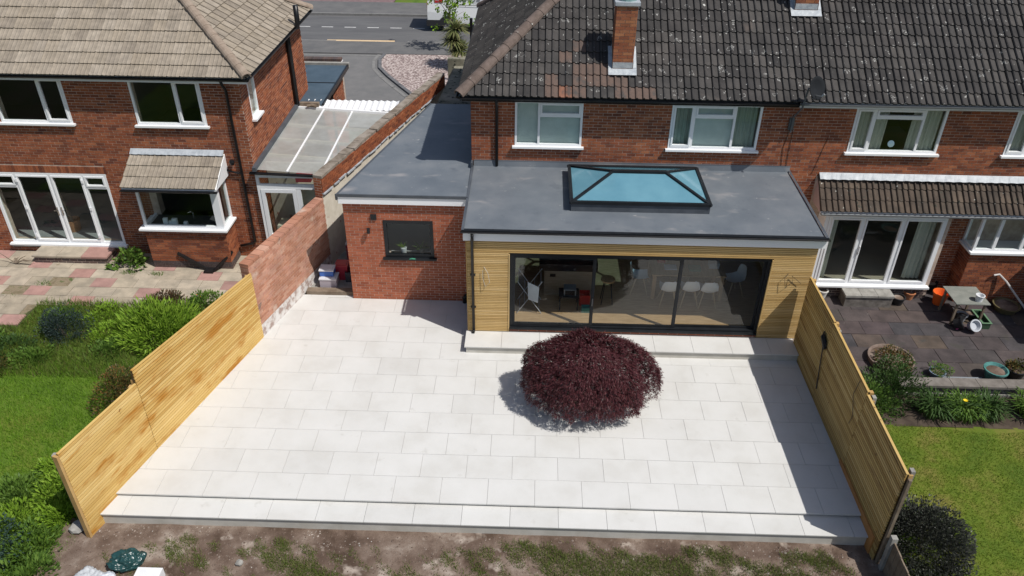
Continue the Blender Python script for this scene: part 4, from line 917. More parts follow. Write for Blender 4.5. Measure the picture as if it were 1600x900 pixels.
stuffs = [((-6.95,3.0,-.37),(.5,.45,.9),(.45,.42,.33),'stacked cardboard boxes behind the lean-to door','box'),((-6.15,2.95,-.37),(.55,.4,2.25),(.55,.50,.40),'tall cream cupboard inside the lean-to','cupboard'),((-6.3,3.0,1.88),(.42,.3,.18),(.30,.05,.06),'dark red bag on the cupboard inside the lean-to','bag')]
for (p_, s3, c3, lb, ct) in stuffs:
    q = MB(); q.box(p_[0]-s3[0]/2,p_[0]+s3[0]/2,p_[1]-s3[1]/2,p_[1]+s3[1]/2,p_[2],p_[2]+s3[2]); q.box(p_[0]-s3[0]/2-.01,p_[0]+s3[0]/2+.01,p_[1]-s3[1]/2-.01,p_[1]+s3[1]/2+.01,p_[2]+s3[2]*.9,p_[2]+s3[2]+.01)
    tag(q.build({'box':'storage_box','cupboard':'cupboard','bag':'bag'}[ct], mat(ct+'_paint', [c3, tuple(v*1.2 for v in c3)], 6), at=p_), lb, ct)
q = MB(); q.tube([(-7.1,6.9,2.55),(-6.95,6.92,2.58),(-6.8,6.9,2.55)], .05, 6); q.box(-7.35,-6.75,6.98,7.12,2.5,2.62)
q.build('gutter_debris', W['oldwood'], lt_)

# ------------------------------------------------------------------ garage with blue felt roof, corrugated roof, low street wall
gg = thing('garage', (-8, 9.6, -.4), 'small brick garage with blue felt flat roof beside the left house', 'garage')
mb = MB(); wall_panel(mb, (-6.9,7.6), (0,1), 3.5, -.4, 2.34, .2); gw = mb.build('wall', W['mortar'], gg); bricks(gw, (-6.9,7.6), (0,1), 3.5, -.38, 2.34, W['brick'], (), 80)
mb = MB(); mb.box(-7.5,-6.92,10.9,11.08,-.4,2.34); mb.box(-7.5,-6.92,7.62,7.8,-.4,2.34); mb.build('end_wall', W['brick'], gg)
q = MB(); q.prism([(-9.5,7.3),(-6.72,7.3),(-6.72,11.2),(-9.5,11.2)], 2.345, 2.46); gr_ = q.build('roof', W['felt_blue'], gg)
q = MB(); q.box(-9.5,-6.72,9.3,9.36,2.461,2.475); q.build('seam', W['black'], gr_)
q = MB(); q.box(-6.72,-6.66,7.28,11.22,2.36,2.50); q.build('edge_board', W['black'], gr_); q = MB(); q.box(-9.5,-6.66,11.2,11.36,2.36,2.54); q.build('parapet', W['concrete'], gr_)
q = MB(); q.tube([(-6.84,9.1,2.36),(-6.84,9.1,-.35)], .035, 8); q.build('drainpipe', W['black'], gg)
cr = MB(); n = 60
for i in range(n):
    a, b = -7.3+i*.05, -7.3+(i+1)*.05
    if b > bl(8.2)-.1: break
    cr.raw([(a,7.02,2.40+.02*math.sin(i*1.6)),(b,7.02,2.40+.02*math.sin((i+1)*1.6)),(b,7.75,2.45+.02*math.sin((i+1)*1.6)),(a,7.75,2.45+.02*math.sin(i*1.6))], [(0,1,2,3)])
tag(cr.build('corrugated_roof', W['white_dull'], smooth=True, at=(-6,7.4,2.42)), 'strip of white corrugated sheet roofing behind the lean-to', 'roof sheet')
sw2 = thing('street_wall', (-9.6, 12.1, -.4), 'low brick wall with dark brick coping at the front of the left house', 'wall')
mb = MB(); wall_panel(mb, (-12,12.1), U0, 4.85, -.4, 2.28, .22); gw = mb.build('wall', W['mortar'], sw2); bricks(gw, (-12,12.1), U0, 4.85, 1.5, 2.28, W['brick'], (), 60)
mb = MB(); x = -12.0
while x < -7.17: mb.box(x, x+.065, 12.06, 12.34, 2.30, 2.41, random.random()); x += .075
mb.build('coping', W['brick_dark'], sw2); bx('tile_creasing', W['white_dull'], sw2, -12.03, -7.12, 12.03, 12.37, 2.275, 2.298)

# ------------------------------------------------------------------ boundary wall (low weathered length, higher old length with coping)
bw = thing('boundary_wall', (-5.6, 1, -.2), 'weathered pink brick boundary wall rising to old coped length beside the side block', 'wall')
def bwp(y, off=0.0): 
    n = math.hypot(1,.2876); return (bl(y)+off*1/n, y-off*.2876/n)
Lw = math.hypot(1.70+1.73+.05, .2876*3.48); Uw = (.2876/math.hypot(1,.2876), 1/math.hypot(1,.2876)); P0 = (bl(-1.78), -1.78)
L1 = 3.5
mb = MB(); wall_panel(mb, P0, Uw, L1, -.4, 2.0, .215); low = mb.build('low_wall', W['mortar_pink'], bw)
bricks(low, P0, Uw, L1, .33, 2.0, W['brick_pink'], (), 300)
pe = (P0[0]-Uw[1]*.215, P0[1]+Uw[0]*.215); bricks(low, pe, (Uw[1],-Uw[0]), .215, .0, 2.0, W['brick_pink'], (), 60)
q = MB(); a0, a1 = Vector((*P0,0)), Vector((P0[0]+Uw[0]*L1,P0[1]+Uw[1]*L1,0)); nn = Vector((Uw[1],-Uw[0],0))
q.raw([a0+nn*.012+Vector((0,0,.0)),a1+nn*.012,a1+nn*.010+Vector((0,0,.36)),a0+nn*.010+Vector((0,0,.33))], [(0,1,2,3)]); q.build('whitewashed_foot', W['whitewash'], low)
u = 0
while u < L1-.05:
    l_ = min(.225, L1-u); c = a0+Vector((*Uw,0))*u-nn*.107
    q = MB(); q.bar(c+Vector((0,0,2.035)), c+Vector((*Uw,0))*(l_-.012)+Vector((0,0,2.035)), .24, .065, r=random.random()); q.build('coping_brick', W['brick_pink'], low); u += .225
P1 = (P0[0]+Uw[0]*L1, P0[1]+Uw[1]*L1); L2 = 8.6
mb = MB(); wall_panel(mb, P1, Uw, L2, -.4, 2.62, .22); hi_ = mb.build('high_wall', W['cream'], bw)
bricks(hi_, P1, Uw, L2, 2.22, 2.62, W['brick'], (), 300, proud=.03)
pe = (P1[0]-Uw[1]*.22, P1[1]+Uw[0]*.22); bricks(hi_, pe, (Uw[1],-Uw[0]), .22, 2.05, 2.62, W['brick'], (), 40)
mat_cop = mat('weathered_coping', [(.17,.14,.11),(.27,.23,.19),(.33,.29,.25)], 3, .95, fine=.25)
u = 0; b0 = Vector((*P1,0)); k_ = 0
while u < L2-.05:
    l_ = random.uniform(.40,.52); c = b0+Vector((*Uw,0))*u-nn*(.11+random.uniform(-.02,.02)); zz = 2.67+random.uniform(-.012,.014)
    q = MB(); q.bar(c+Vector((0,0,zz)), c+Vector((*Uw,0))*(min(l_,L2-u)-.02)+Vector((0,0,zz+random.uniform(-.012,.012))), .26, .07); q.build('coping_stone', mat_cop, hi_); u += l_
mb = MB(); u = .0
while u < 7.5:
    l_ = random.uniform(.2,.5); c = b0+Vector((*Uw,0))*u+nn*.035; zz = 2.20+random.uniform(-.02,.02)
    mb.bar(c+Vector((0,0,zz)), c+Vector((*Uw,0))*l_+Vector((0,0,zz+random.uniform(-.02,.02))), random.uniform(.03,.08), random.uniform(.02,.05)); u += l_*random.uniform(.9,1.3)
mb.build('broken_flashing', W['lead'], hi_)

# ------------------------------------------------------------------ slatted fences
W['backing'] = mat('dark_backing', [(.06,.04,.02),(.09,.06,.03)], 3, .9)
def fence(root, a, b, z0, tops, m, label_post=None, side=1, gap=.065):
    """panels between plan points; tops = list of (s0,s1,zt0,zt1); slats are single boards"""
    a, b = Vector((*a,0)), Vector((*b,0)); d = (b-a).normalized(); nn = Vector((d.y,-d.x,0))*side
    for (s0, s1, t0, t1, zb) in tops:
        n = int(((t0+t1)/2-zb)/gap)
        for i in range(n):
            f = i/n; za, zb_ = zb+(t0-zb)*f, zb+(t1-zb)*f; j = random.uniform(-.002,.002)
            q = MB(); q.bar(a+d*(s0+random.uniform(0,.006))+nn*(.014+j)+Vector((0,0,za+.026)), a+d*(s1-random.uniform(0,.006))+nn*(.014+j)+Vector((0,0,zb_+.026)), .026, .047, r=random.random())
            q.build('slat', m, root)
        q = MB(); q.bar(a+d*s0+nn*.0+Vector((0,0,t0+.012)), a+d*s1+Vector((0,0,t1+.012)), .045, .020); q.build('cap_rail', m, root)
        q = MB()
        for i in range(14): pass
        q.raw([a+d*s0-nn*.020+Vector((0,0,zb)), a+d*s1-nn*.020+Vector((0,0,zb)), a+d*s1-nn*.020+Vector((0,0,t1)), a+d*s0-nn*.020+Vector((0,0,t0)),
               a+d*s0-nn*.030+Vector((0,0,zb)), a+d*s1-nn*.030+Vector((0,0,zb)), a+d*s1-nn*.030+Vector((0,0,t1)), a+d*s0-nn*.030+Vector((0,0,t0))],
              [(0,1,2,3),(7,6,5,4),(0,4,5,1),(3,2,6,7),(0,3,7,4),(1,5,6,2)]); q.build('backing_board', W['backing'], root)
        ns = max(1, int((s1-s0)/1.8))
        for i in range(ns+1):
            s = s0+.05+(s1-s0-.1)*i/ns; p = a+d*s-nn*.07
            q = MB(); q.box(p.x-.04,p.x+.04,p.y-.04,p.y+.04,-.42,min(t0,t1)-.02); q.build('post', W['post'], root)
fl_ = thing('slatted_fence', (-7.2, -4.5, -.4), 'golden slatted timber fence left of the patio with stepped top', 'fence')
A2 = (LX(-6.741), -6.741); dl = Vector((.2782,1,0)).normalized(); S0 = Vector((*A2,0))
fence(fl_, A2, (S0.x+dl.x, S0.y+dl.y), 0, [(1.22,5.18,2.03,1.80,-.02)], W['fence'])
fence(fl_, A2, (S0.x+dl.x, S0.y+dl.y), 0, [(-.76,1.215,1.74,1.71,-.36)], W['fence'])
nnl = Vector((dl.y,-dl.x,0)); e0 = S0+dl*-.79
q = MB(); q.bar(e0+nnl*-.02+Vector((0,0,-.40)), e0+nnl*-.02+Vector((0,0,1.73)), .05, .10, up=tuple(nnl)); q.build('end_post', W['post'], fl_)
q = MB(); q.box(e0.x-.10,e0.x-.04,e0.y+.02,e0.y+.10,-.42,1.72); q.build('concrete_post', W['concrete'], fl_)
fr2 = thing('slatted_fence', (6.42, -4.5, -.4), 'olive brown slatted timber fence right of the patio with broom against it', 'fence')
fence(fr2, (6.40,-1.70), (6.40,-9), 0, [(0.0,1.75,2.03,2.05,-.03),(1.755,3.85,2.02,1.97,-.03)], W['fence_r'], side=1)
fence(fr2, (6.405,-1.70), (6.405,-9), 0, [(3.855,5.80,1.90,1.86,-.36)], W['fence_r'], side=1)
bx('gravel_board', mat('orange_board', [(.40,.17,.05),(.48,.23,.075)], 2, .7), fr2, 6.352, 6.384, -7.35, -5.4, -.36, .10)
q = MB(); q.box(6.42,6.47,-7.58,-7.52,-.42,1.80); q.build('end_post', W['oldwood'], fr2)
for yy in (-3.5,-5.58,-7.42): q = MB(); q.box(6.475,6.545,yy-.05,yy+.05,-.42,1.90); q.build('concrete_post', W['concrete'], fr2)
q = MB(); q.tube([(6.36,-5.2,1.95),(6.355,-5.12,1.55),(6.355,-5.35,1.2),(6.355,-5.3,.95)], .006, 5); q.build('cable', W['black'], fr2)
# older fence carrying on down the right garden
of = thing('board_fence', (6.7, -8.6, -.4), 'old grey brown board fence running away below the round shrub', 'fence')
for i in range(14):
    y = -7.72-i*.155; q = MB(); q.box(6.50,6.525,y-.145,y,-.40,.40+random.uniform(-.01,.01)); q.build('board', W['oldwood'], of)
q = MB(); q.box(6.45,6.55,-7.72,-7.62,-.42,.50); q.build('concrete_post', W['concrete'], of); q = MB(); q.box(6.53,6.58,-9.9,-7.72,.15,.24); q.build('rail', W['oldwood'], of)
# ------------------------------------------------------------------ vegetation
def leaf(mb, p, d, up, L, Wd, r):
    d = d.normalized(); s = d.cross(up)
    if s.length < 1e-3: s = d.cross(Vector((1,0,.3)))
    s = s.normalized()*Wd*.5; m = p+d*L*.45
    mb.raw([p, m+s, p+d*L, m-s], [(0,1,2,3)], r)
def rv(): 
    v = Vector((random.gauss(0,1),random.gauss(0,1),random.gauss(0,1))); return v.normalized()
def bush(name, loc, rx, ry, rz, n, L, Wd, m, label, cat='shrub', group=None, clumps=26, droop=0.0, lift=.0, stem=True, flat=.25, inner=.55, base=.0, tone=None, flowers=None):
    """leaves in uneven clumps through a dome; loc is at the ground"""
    root = thing(name, loc, label, cat, group); loc = Vector(loc); mb = MB(); cl = []
    for i in range(clumps):
        v = rv(); v.z = abs(v.z)*(1-flat)+.1*flat if random.random() < .8 else v.z*.5
        k = random.uniform(inner, 1.0); cl.append((Vector((v.x*rx*k, v.y*ry*k, max(base,v.z*rz*k))), random.uniform(.22,.42), v, random.random()))
    for i in range(n):
        c, rr, v, t = random.choice(cl); w_ = rv(); q = c+Vector((w_.x*rx*rr, w_.y*ry*rr, w_.z*rz*rr)); q.z = abs(q.z)
        d = (w_*.7+v*.6+Vector((0,0,lift-droop))+rv()*.45)
        leaf(mb, loc+q, d, (w_+Vector((0,0,.6))).normalized(), L*random.uniform(.6,1.25), Wd*random.uniform(.7,1.2), (t*.45+random.random()*.55) % 1)
    mb.build('foliage', m, root)
    if stem:
        q = MB()
        for i in range(5):
            c = cl[i][0]; q.tube([loc+Vector((random.uniform(-.03,.03),random.uniform(-.03,.03),-.03)), loc+c*.5+Vector((0,0,.02)), loc+c*.9], [.018,.012,.005], 5)
        q.build('stems', W['oldwood'], root)
    if flowers:
        q = MB()
        for i in range(flowers[0]):
            c, rr, v, t = random.choice(cl); p = loc+c+v*.12*max(rx,ry)
            for k in range(5): a = k*1.257; leaf(q, p, Vector((math.cos(a),math.sin(a),.4)), Vector((0,0,1)), flowers[2], flowers[2]*.7, random.random())
        q.build('flowers', flowers[1], root)
    return root
def blades(mb, pts, hmin, hmax, wd, lean=.5, rbase=0.0, rspan=1.0):
    for (x, y, z) in pts:
        h = random.uniform(hmin,hmax); a = random.uniform(0,6.283); s = Vector((math.cos(a),math.sin(a),0))*wd*.5; b = random.uniform(0,6.283); l_ = random.uniform(.1,lean)*h
        p = Vector((x,y,z)); mb.raw([p-s, p+s, p+Vector((math.cos(b)*l_, math.sin(b)*l_, h))], [(0,1,2)], rbase+rspan*random.random())
def strap_plant(name, loc, n, L, Wd, m, label, cat='plant', group=None, spread=.3, up=.9):
    """long arching leaves from one crown"""
    root = thing(name, loc, label, cat, group); mb = MB(); loc = Vector(loc)
    for i in range(n):
        a = random.uniform(0,6.283); o_ = Vector((math.cos(a),math.sin(a),0)); p = loc+o_*random.uniform(0,spread); l_ = L*random.uniform(.6,1.1)
        s = Vector((-o_.y,o_.x,0))*Wd*.5; k = random.uniform(.15,.8); r = random.random()
        p1 = p+o_*l_*.35*k+Vector((0,0,l_*.6*up)); p2 = p1+o_*l_*.5*k+Vector((0,0,l_*(.30-.55*k)))
        mb.raw([p-s*.7,p+s*.7,p1+s,p1-s], [(0,1,2,3)], r); mb.raw([p1-s,p1+s,p2], [(0,1,2)], r)
    mb.build('leaves', m, root); return root
GREEN = leafmat('mid_green_leaf', [(.07,.14,.02),(.11,.20,.03),(.05,.105,.018),(.14,.23,.04),(.085,.165,.025)])
LIME = leafmat('bright_green_leaf', [(.15,.27,.022),(.21,.35,.03),(.11,.21,.018),(.25,.38,.045),(.17,.30,.026)])
DARKG = leafmat('dark_green_leaf', [(.035,.075,.02),(.06,.115,.026),(.045,.09,.025),(.08,.135,.04)])
BLUEG = leafmat('blue_green_leaf', [(.028,.06,.042),(.048,.088,.062),(.038,.068,.055),(.065,.11,.085)])
DARKBLUE = leafmat('dark_blue_leaf', [(.018,.034,.03),(.03,.05,.045),(.022,.038,.036),(.045,.07,.06)])
BLACKG = leafmat('near_black_leaf', [(.025,.028,.022),(.045,.048,.036),(.032,.032,.03),(.07,.07,.06),(.03,.04,.026)], .35, .1)
BRONZE = leafmat('bronze_green_leaf', [(.05,.07,.02),(.09,.09,.025),(.04,.055,.02),(.20,.10,.03),(.06,.08,.022)])
REDB = leafmat('reddish_leaf', [(.10,.05,.03),(.07,.06,.025),(.13,.06,.04),(.05,.07,.02)])
MAPLE = leafmat('purple_maple_leaf', [(.066,.019,.024),(.098,.027,.033),(.052,.016,.020),(.135,.041,.046),(.083,.024,.030),(.12,.041,.036),(.073,.021,.027)], .5, .15)
GRASS = leafmat('grass_blade', [(.105,.22,.012),(.16,.30,.02),(.085,.18,.012),(.20,.34,.03),(.135,.26,.016)], .6, .3)
DRY = leafmat('dry_grass_blade', [(.12,.215,.012),(.155,.25,.016),(.10,.19,.010),(.21,.24,.035),(.135,.23,.014),(.32,.28,.07)], .6, .3)
YELLOW = mat('yellow_petal', [(.75,.55,.02)], rough=.6); ORANGE = mat('orange_petal', [(.70,.28,.02)], rough=.6)

# Japanese maple: weeping dome of fine leaves on a short trunk
MX, MY = 1.36, -3.84
mp = thing('maple_tree', (MX, MY, 0), 'low domed purple maple with fine drooping leaves growing in the pale patio', 'maple')
q = MB(); q.tube([(MX,MY,-.05),(MX+.03,MY,.3),(MX-.04,MY+.03,.62)], [.09,.07,.055], 9)
for i in range(16):
    a = i*.393+random.uniform(-.15,.15); k = random.uniform(.75,1.0)
    q.tube([(MX-.03,MY+.02,.5+.01*i),(MX+math.cos(a)*.55*k,MY+math.sin(a)*.40*k,1.0),(MX+math.cos(a)*1.1*k,MY+math.sin(a)*.78*k,.88),(MX+math.cos(a)*1.33*k,MY+math.sin(a)*.93*k,.55)], [.035,.022,.012,.005], 5)
q.build('trunk', W['oldwood'], mp)
mb = MB()
def dome(a, t):
    """surface of the crown: a azimuth, t 0 top .. 1 skirt"""
    lob = 1+.05*math.sin(3*a+.6)+.035*math.sin(7*a+2)+.03*math.sin(11*a+5*t); r_ = math.sin(min(t,1)*math.pi*.5)**.82
    return Vector((math.cos(a)*1.44*r_*lob, math.sin(a)*1.00*r_*lob, .52+1.10*math.cos(min(t,1)*math.pi*.5)**.85*(1+.05*math.sin(4*a+3*t))))
for i in range(5200):
    a = random.uniform(0,6.283); t = random.uniform(.0,1.0)**.62; k = random.choice((1,1,1,.93,.85,.75)); c = dome(a,t); c = Vector((c.x*k, c.y*k, .3+(c.z-.3)*k))
    if t > .93: c.z -= random.uniform(0,.16)
    o_ = Vector((math.cos(a)*1.0, math.sin(a)*.9, .55-.9*t)); tone = random.random()
    for j in range(18):
        p = c+rv()*random.uniform(.0,.085); d = o_*.55+Vector((0,0,-.55))+rv()*.62
        leaf(mb, Vector((MX,MY,0))+p, d, o_+rv()*.3, random.uniform(.04,.085), random.uniform(.010,.017), (tone*.6+random.random()*.4))
mb.build('crown', MAPLE, mp)

o = MB().lathe((MX,MY,0), [(.30,.006),(.15,.03),(0,.035)], 18).build('planting_pit', W['soil'], patio)
# left garden
def gz(px, py, z=GR): v = G(px,py,z); return (v.x, v.y, GR)
bush('feathery_conifer', (-9.15,-1.30,GR), .95, .80, .80, 5200, .17, .035, LIME, 'bright green feathery conifer behind the golden fence', 'conifer', clumps=60, lift=.5, flat=.1)
bush('blue_shrub', (-11.45,-1.45,GR), .55, .5, .80, 5000, .05, .02, DARKBLUE, 'rounded blue green shrub in the middle of the left bed', clumps=40, flat=.1)
bush('bronze_shrub', (-9.05,-3.75,GR), .66, .62, .98, 4200, .06, .03, BRONZE, 'bronze green shrub with orange tips tight behind the golden fence', clumps=36)
bush('dark_shrub', (-9.75,-8.0,GR), .75, .65, .75, 3200, .07, .03, BLUEG, 'dark blue green shrub at the lower left corner', clumps=40)
bed = [(-13.3,-1.9,.55,.45,GREEN,'leafy green perennial at the left edge of the bed'),(-12.6,-2.1,.6,.5,DARKG,'dark green perennial beside the blue shrub, left side'),(-12.9,-2.9,.6,.55,BRONZE,'bronze tinged perennial at the lower left of the bed'),
       (-11.9,-.7,.55,.45,GREEN,'leafy green clump below the left terrace edge'),(-10.9,-.55,.6,.4,LIME,'light green low plant above the blue shrub'),
       (-9.6,.05,.5,.42,REDB,'reddish twiggy plant behind the feathery conifer'),(-8.5,.15,.45,.5,GREEN,'weedy green plant by the fence end at the terrace'),(-7.6,.0,.42,.5,GREEN,'tall weeds against the fence near the pink wall'),
       (-10.5,-1.35,.5,.35,LIME,'light green ground plant right of the blue shrub'),(-11.9,-2.35,.5,.42,GREEN,'green perennial in front of the blue shrub'),(-10.2,-2.0,.45,.3,GREEN,'low green plant in front of the conifer'),(-8.6,-2.7,.4,.35,BRONZE,'small bronze plant between conifer and fence'),(-13.6,-3.3,.5,.5,DARKG,'dark bushy plant at the left picture edge'),]
for i, (x, y, r_, h_, m_, lb) in enumerate(bed):
    bush('garden_plant', (x,y,GR), r_, r_*.85, h_*.60, 1400, .085, .034, m_, lb, 'plant', 'plants in the left bed', clumps=26, stem=False, lift=.4, flowers=(5,ORANGE,.03) if 'weedy' in lb else ((8, mat('blue_petal',[(.25,.35,.6)]), .025) if 'left edge' in lb else None))
weeds = [(-9.1,-6.4,'weeds beside the fence foot above the soil'),(-8.75,-7.0,'leafy weeds by the front fence post'),(-9.6,-7.2,'leafy weeds beside the corner shrub'),(-9.0,-7.7,'broad leaved weeds at the soil edge'),(-8.75,-8.4,'low green weeds at the bottom left of the soil'),(-9.3,-5.8,'tufted weeds behind the golden fence'),(-9.9,-6.6,'green weeds at the left lawn edge'),(-9.2,-8.8,'weeds at the bottom picture edge')]
for x, y, lb in weeds: bush('weed_patch', (x,y,GR), .48, .45, .30, 1300, .11, .035, LIME if random.random() < .5 else GREEN, lb, 'weeds', 'weeds along the left fence', clumps=22, stem=False, lift=.5)
bush('fig_plant', (-11.35,1.95,GR), .42, .35, .55, 500, .13, .09, GREEN, 'leafy green plant growing beside the brick bay', 'plant', clumps=14)
def scatter(n, inside, x0, x1, y0, y1, z):
    out = []
    while len(out) < n:
        x, y = random.uniform(x0,x1), random.uniform(y0,y1)
        if inside(x, y): out.append((x, y, z(x,y)))
    return out
mb = MB(); blades(mb, scatter(60000, lambda x, y: x < LX(y)-.18 and y < -2.3+.25*math.sin(x*2) and y > -9.6, -14.2, -7.6, -9.6, -2.0, lambda x, y: -.40+.015*lump(x*.6,y*.6)), .05, .13, .011, .9)
tag(mb.build('left_grass', GRASS), 'lush green grass of the left lawn', 'grass', kind='stuff')
mb = MB(); blades(mb, scatter(24000, lambda x, y: x < LX(y)-.18 and y > -3.0 and y < (-1.1 if x < -12.9 else .05), -13.8, -7.3, -3, .2, lambda x, y: -.40), .06, .22, .016, .9)
tag(mb.build('bed_undergrowth', leafmat('undergrowth', [(.075,.14,.018),(.13,.21,.03),(.13,.12,.04),(.09,.17,.02)])), 'mixed green undergrowth filling the left bed', 'undergrowth', kind='stuff')
mb = MB(); blades(mb, scatter(60000, lambda x, y: y < -3.95+.1*math.sin(x*1.7), 6.65, 12.6, -9.6, -3.85, lambda x, y: -.388+.012*lump(x*.6,y*.6)), .025, .06, .011, .9)
tag(mb.build('right_grass', DRY), 'short patchy green grass of the right lawn', 'grass', kind='stuff')
def tuft(x, y):
    v = math.sin(x*1.25+.5)*math.cos(y*1.9+x*.5)+.5*math.sin(x*3.7+y*2.1); b = 0
    for c, w_, h_ in ((.9,1.1,1.5),(3.4,1.5,1.1),(5.0,.8,.6),(-4.2,.8,.9),(-1.7,.6,.5),(-6.2,.6,.4)): b += h_*math.exp(-((x-c+.35*math.sin(y*5+c))/w_)**2)
    v = .5*math.sin(x*2.9+1.3*math.sin(y*3.1))*math.cos(y*4.3+x*.7)+.35*math.sin(x*7.1+y*5.3)*math.sin(y*8.7-x*3.1)+.25*math.sin(x*15+y*11)
    e = max(0, y+7.62+.12*math.sin(x*3.3))*3.5
    return v+b-e-.75 > random.uniform(-.55,.55)
mb = MB(); blades(mb, scatter(90000, tuft, -7.9, 6.0, -9.4, -7.3, lambda x, y: -.35+.022*lump(x,y)), .03, .085, .010, 1.0)
tag(mb.build('soil_grass', leafmat('trodden_grass', [(.10,.15,.025),(.14,.19,.04),(.085,.125,.022),(.20,.20,.07),(.12,.17,.03)])), 'trodden grass tufts on the bare soil', 'grass', kind='stuff')
mb = MB()
rc = [(random.uniform(-8.3,5.5), -7.25-abs(random.gauss(0,.35)), random.uniform(.08,.5)) for _ in range(22)]
for i in range(700):
    cx, cy, cr = random.choice(rc); x, y = random.gauss(cx,cr), min(-7.22, random.gauss(cy,cr*.4)); s = random.choice((.006,.008,.008,.010,.012,.02))*random.uniform(.6,1.2)
    if y < -9.5 or (x > -6 and random.random() < .35): continue
    z = -.345+.022*lump(x,y); n_ = 5; p = Vector((x,y,z)); ring = [p+Vector((math.cos(k*1.257)*s*random.uniform(.7,1.3),math.sin(k*1.257)*s*random.uniform(.7,1.3),0)) for k in range(5)]; top = p+Vector((0,0,s*.8))
    mb.raw(ring+[top], [(k,(k+1)%5,5) for k in range(5)], random.random())
tag(mb.build('rubble', mat('pale_rubble', [(.8,.8,.8),(1.1,1.1,1.1)], 9, .9, pieces=[(.24,.19,.155),(.36,.31,.27),(.20,.155,.12),(.46,.43,.40)])), 'small pale stones and mortar crumbs strewn over the soil', 'rubble', kind='stuff')
mb = MB()
for i in range(6000):
    x, y = random.uniform(-8.5,6.4), random.uniform(-9.5,-7.2); s = random.uniform(.006,.022)*random.choice((1,1,1,1.5)); z = -.347+.022*lump(x,y); p = Vector((x,y,z))
    ring = [p+Vector((math.cos(k*1.571+i)*s*random.uniform(.7,1.3),math.sin(k*1.571+i)*s*random.uniform(.7,1.3),0)) for k in range(4)]
    mb.raw(ring+[p+Vector((0,0,s*.75))], [(k,(k+1)%4,4) for k in range(4)], random.random())
tag(mb.build('soil_clods', mat('soil_clod', [(.8,.8,.8),(1.1,1.1,1.1)], 5, .95, pieces=[(.09,.06,.045),(.17,.125,.10),(.13,.09,.07),(.26,.21,.175),(.11,.08,.06)])), 'crumbly clods of bare soil in front of the patio', 'soil', kind='stuff')
for i, (x, y, s, lb) in enumerate(((-8.3,-7.35,.16,'pale lump of rubble beside the front fence post'),(-8.15,-7.2,.12,'small white rubble piece by the fence post'),(-5.05,-8.0,.07,'broken stone lying on the soil'))):
    bm = bmesh.new(); bmesh.ops.create_icosphere(bm, subdivisions=2, radius=s)
    for v in bm.verts: v.co *= random.uniform(.8,1.15); v.co.z *= .6
    me = bpy.data.meshes.new('rubble_lump'); bm.to_mesh(me); bm.free(); me.materials.append(W['concrete']); o = bpy.data.objects.new('rubble_lump', me); o.location = (x,y,-.33+s*.3); link(o); tag(o, lb, 'stone')
# right garden plants
bush('round_shrub', (7.40,-7.25,GR), .72, .72, .88, 22000, .05, .026, BLACKG, 'round near black evergreen shrub behind the right fence end', clumps=110, flat=.05, inner=.75)
bush('low_shrub', (8.45,-2.75,GR), .70, .75, .70, 4200, .085, .03, DARKG, 'spreading dark green shrub just behind the right fence', clumps=36, lift=.3)
bush('low_shrub', (7.75,-3.25,GR), .6, .5, .55, 1600, .085, .03, GREEN, 'green shrub between the right fence and the strap leaved plants', clumps=30, lift=.3)
for i, (x, y, lb) in enumerate(((9.15,-3.42,'strap leaved clump left of the yellow flower'),(9.75,-3.45,'strap leaved clump with a yellow flower'),(10.3,-3.42,'strap leaved clump in the middle of the right bed'),(11.35,-3.40,'strap leaved clump near the right picture edge'),(11.95,-3.45,'strap leaved clump at the right picture edge'))):
    r_ = strap_plant('strap_plant', (x,y,-.37), 420, .60, .024, GREEN if i % 2 else DARKG, lb, 'plant', 'strap leaved plants in the right bed', .36)
    if i == 1:
        q = MB()
        for k in range(10): leaf(q, Vector((x-.1,y-.12,.12)), Vector((math.cos(k*.628),math.sin(k*.628),.3)), Vector((0,0,1)), .06, .035, 0)
        q.build('flower', YELLOW, r_)
for x, y, lb in ((6.95,-7.3,'light green shoots by the right fence post'),): bush('weed_patch', (x,y,GR), .20, .3, .55, 420, .09, .05, LIME, lb, 'weeds', clumps=12, stem=False)
# front: spiky cordyline and street tree
cp_ = thing('cordyline', (-3.55,19.7,-.3), 'spiky cordyline with yellow green sword leaves by the front gravel', 'cordyline')
q = MB(); q.tube([(-3.55,19.7,-.3),(-3.6,19.7,.6),(-3.55,19.7,1.3)], [.12,.10,.09], 8); q.build('trunk', W['oldwood'], cp_)
mb = MB()
for c in ((-3.55,19.7,1.4),(-3.7,19.6,.9),(-3.35,19.5,.5)):
    for i in range(230):
        v = rv(); v.z = abs(v.z)*.9-.15; p = Vector(c); l_ = random.uniform(.5,.95); s = v.cross(Vector((0,0,1)))
        if s.length < .01: continue
        s = s.normalized()*.03; m_ = p+v*l_*.55; e = p+v*l_+Vector((0,0,-.25*l_*(1-abs(v.z)))); r = random.random(); mb.raw([p-s*.6,p+s*.6,m_+s,m_-s], [(0,1,2,3)], r); mb.raw([m_-s,m_+s,e], [(0,1,2)], r)
mb.build('crown', leafmat('sword_leaf', [(.10,.13,.04),(.16,.18,.07),(.26,.24,.11),(.07,.10,.03),(.20,.20,.09)]), cp_)
tr_ = thing('young_tree', (-4.05,22.2,-.3), 'young street tree with fresh green leaves standing between cordyline and white van', 'tree')
q = MB(); q.tube([(-4.05,22.2,-.3),(-4.05,22.2,.8),(-4.06,22.2,1.6)], [.05,.045,.03], 7)
for i in range(7): a = i*.9; q.tube([(-4.08,22.2,1.0+.08*i),(-4.08+math.cos(a)*.35,22.2+math.sin(a)*.35,1.4+.12*i),(-4.08+math.cos(a)*.7,22.2+math.sin(a)*.7,1.6+.16*i)], [.02,.012,.005], 5)
q.build('trunk', W['oldwood'], tr_)
mb = MB()
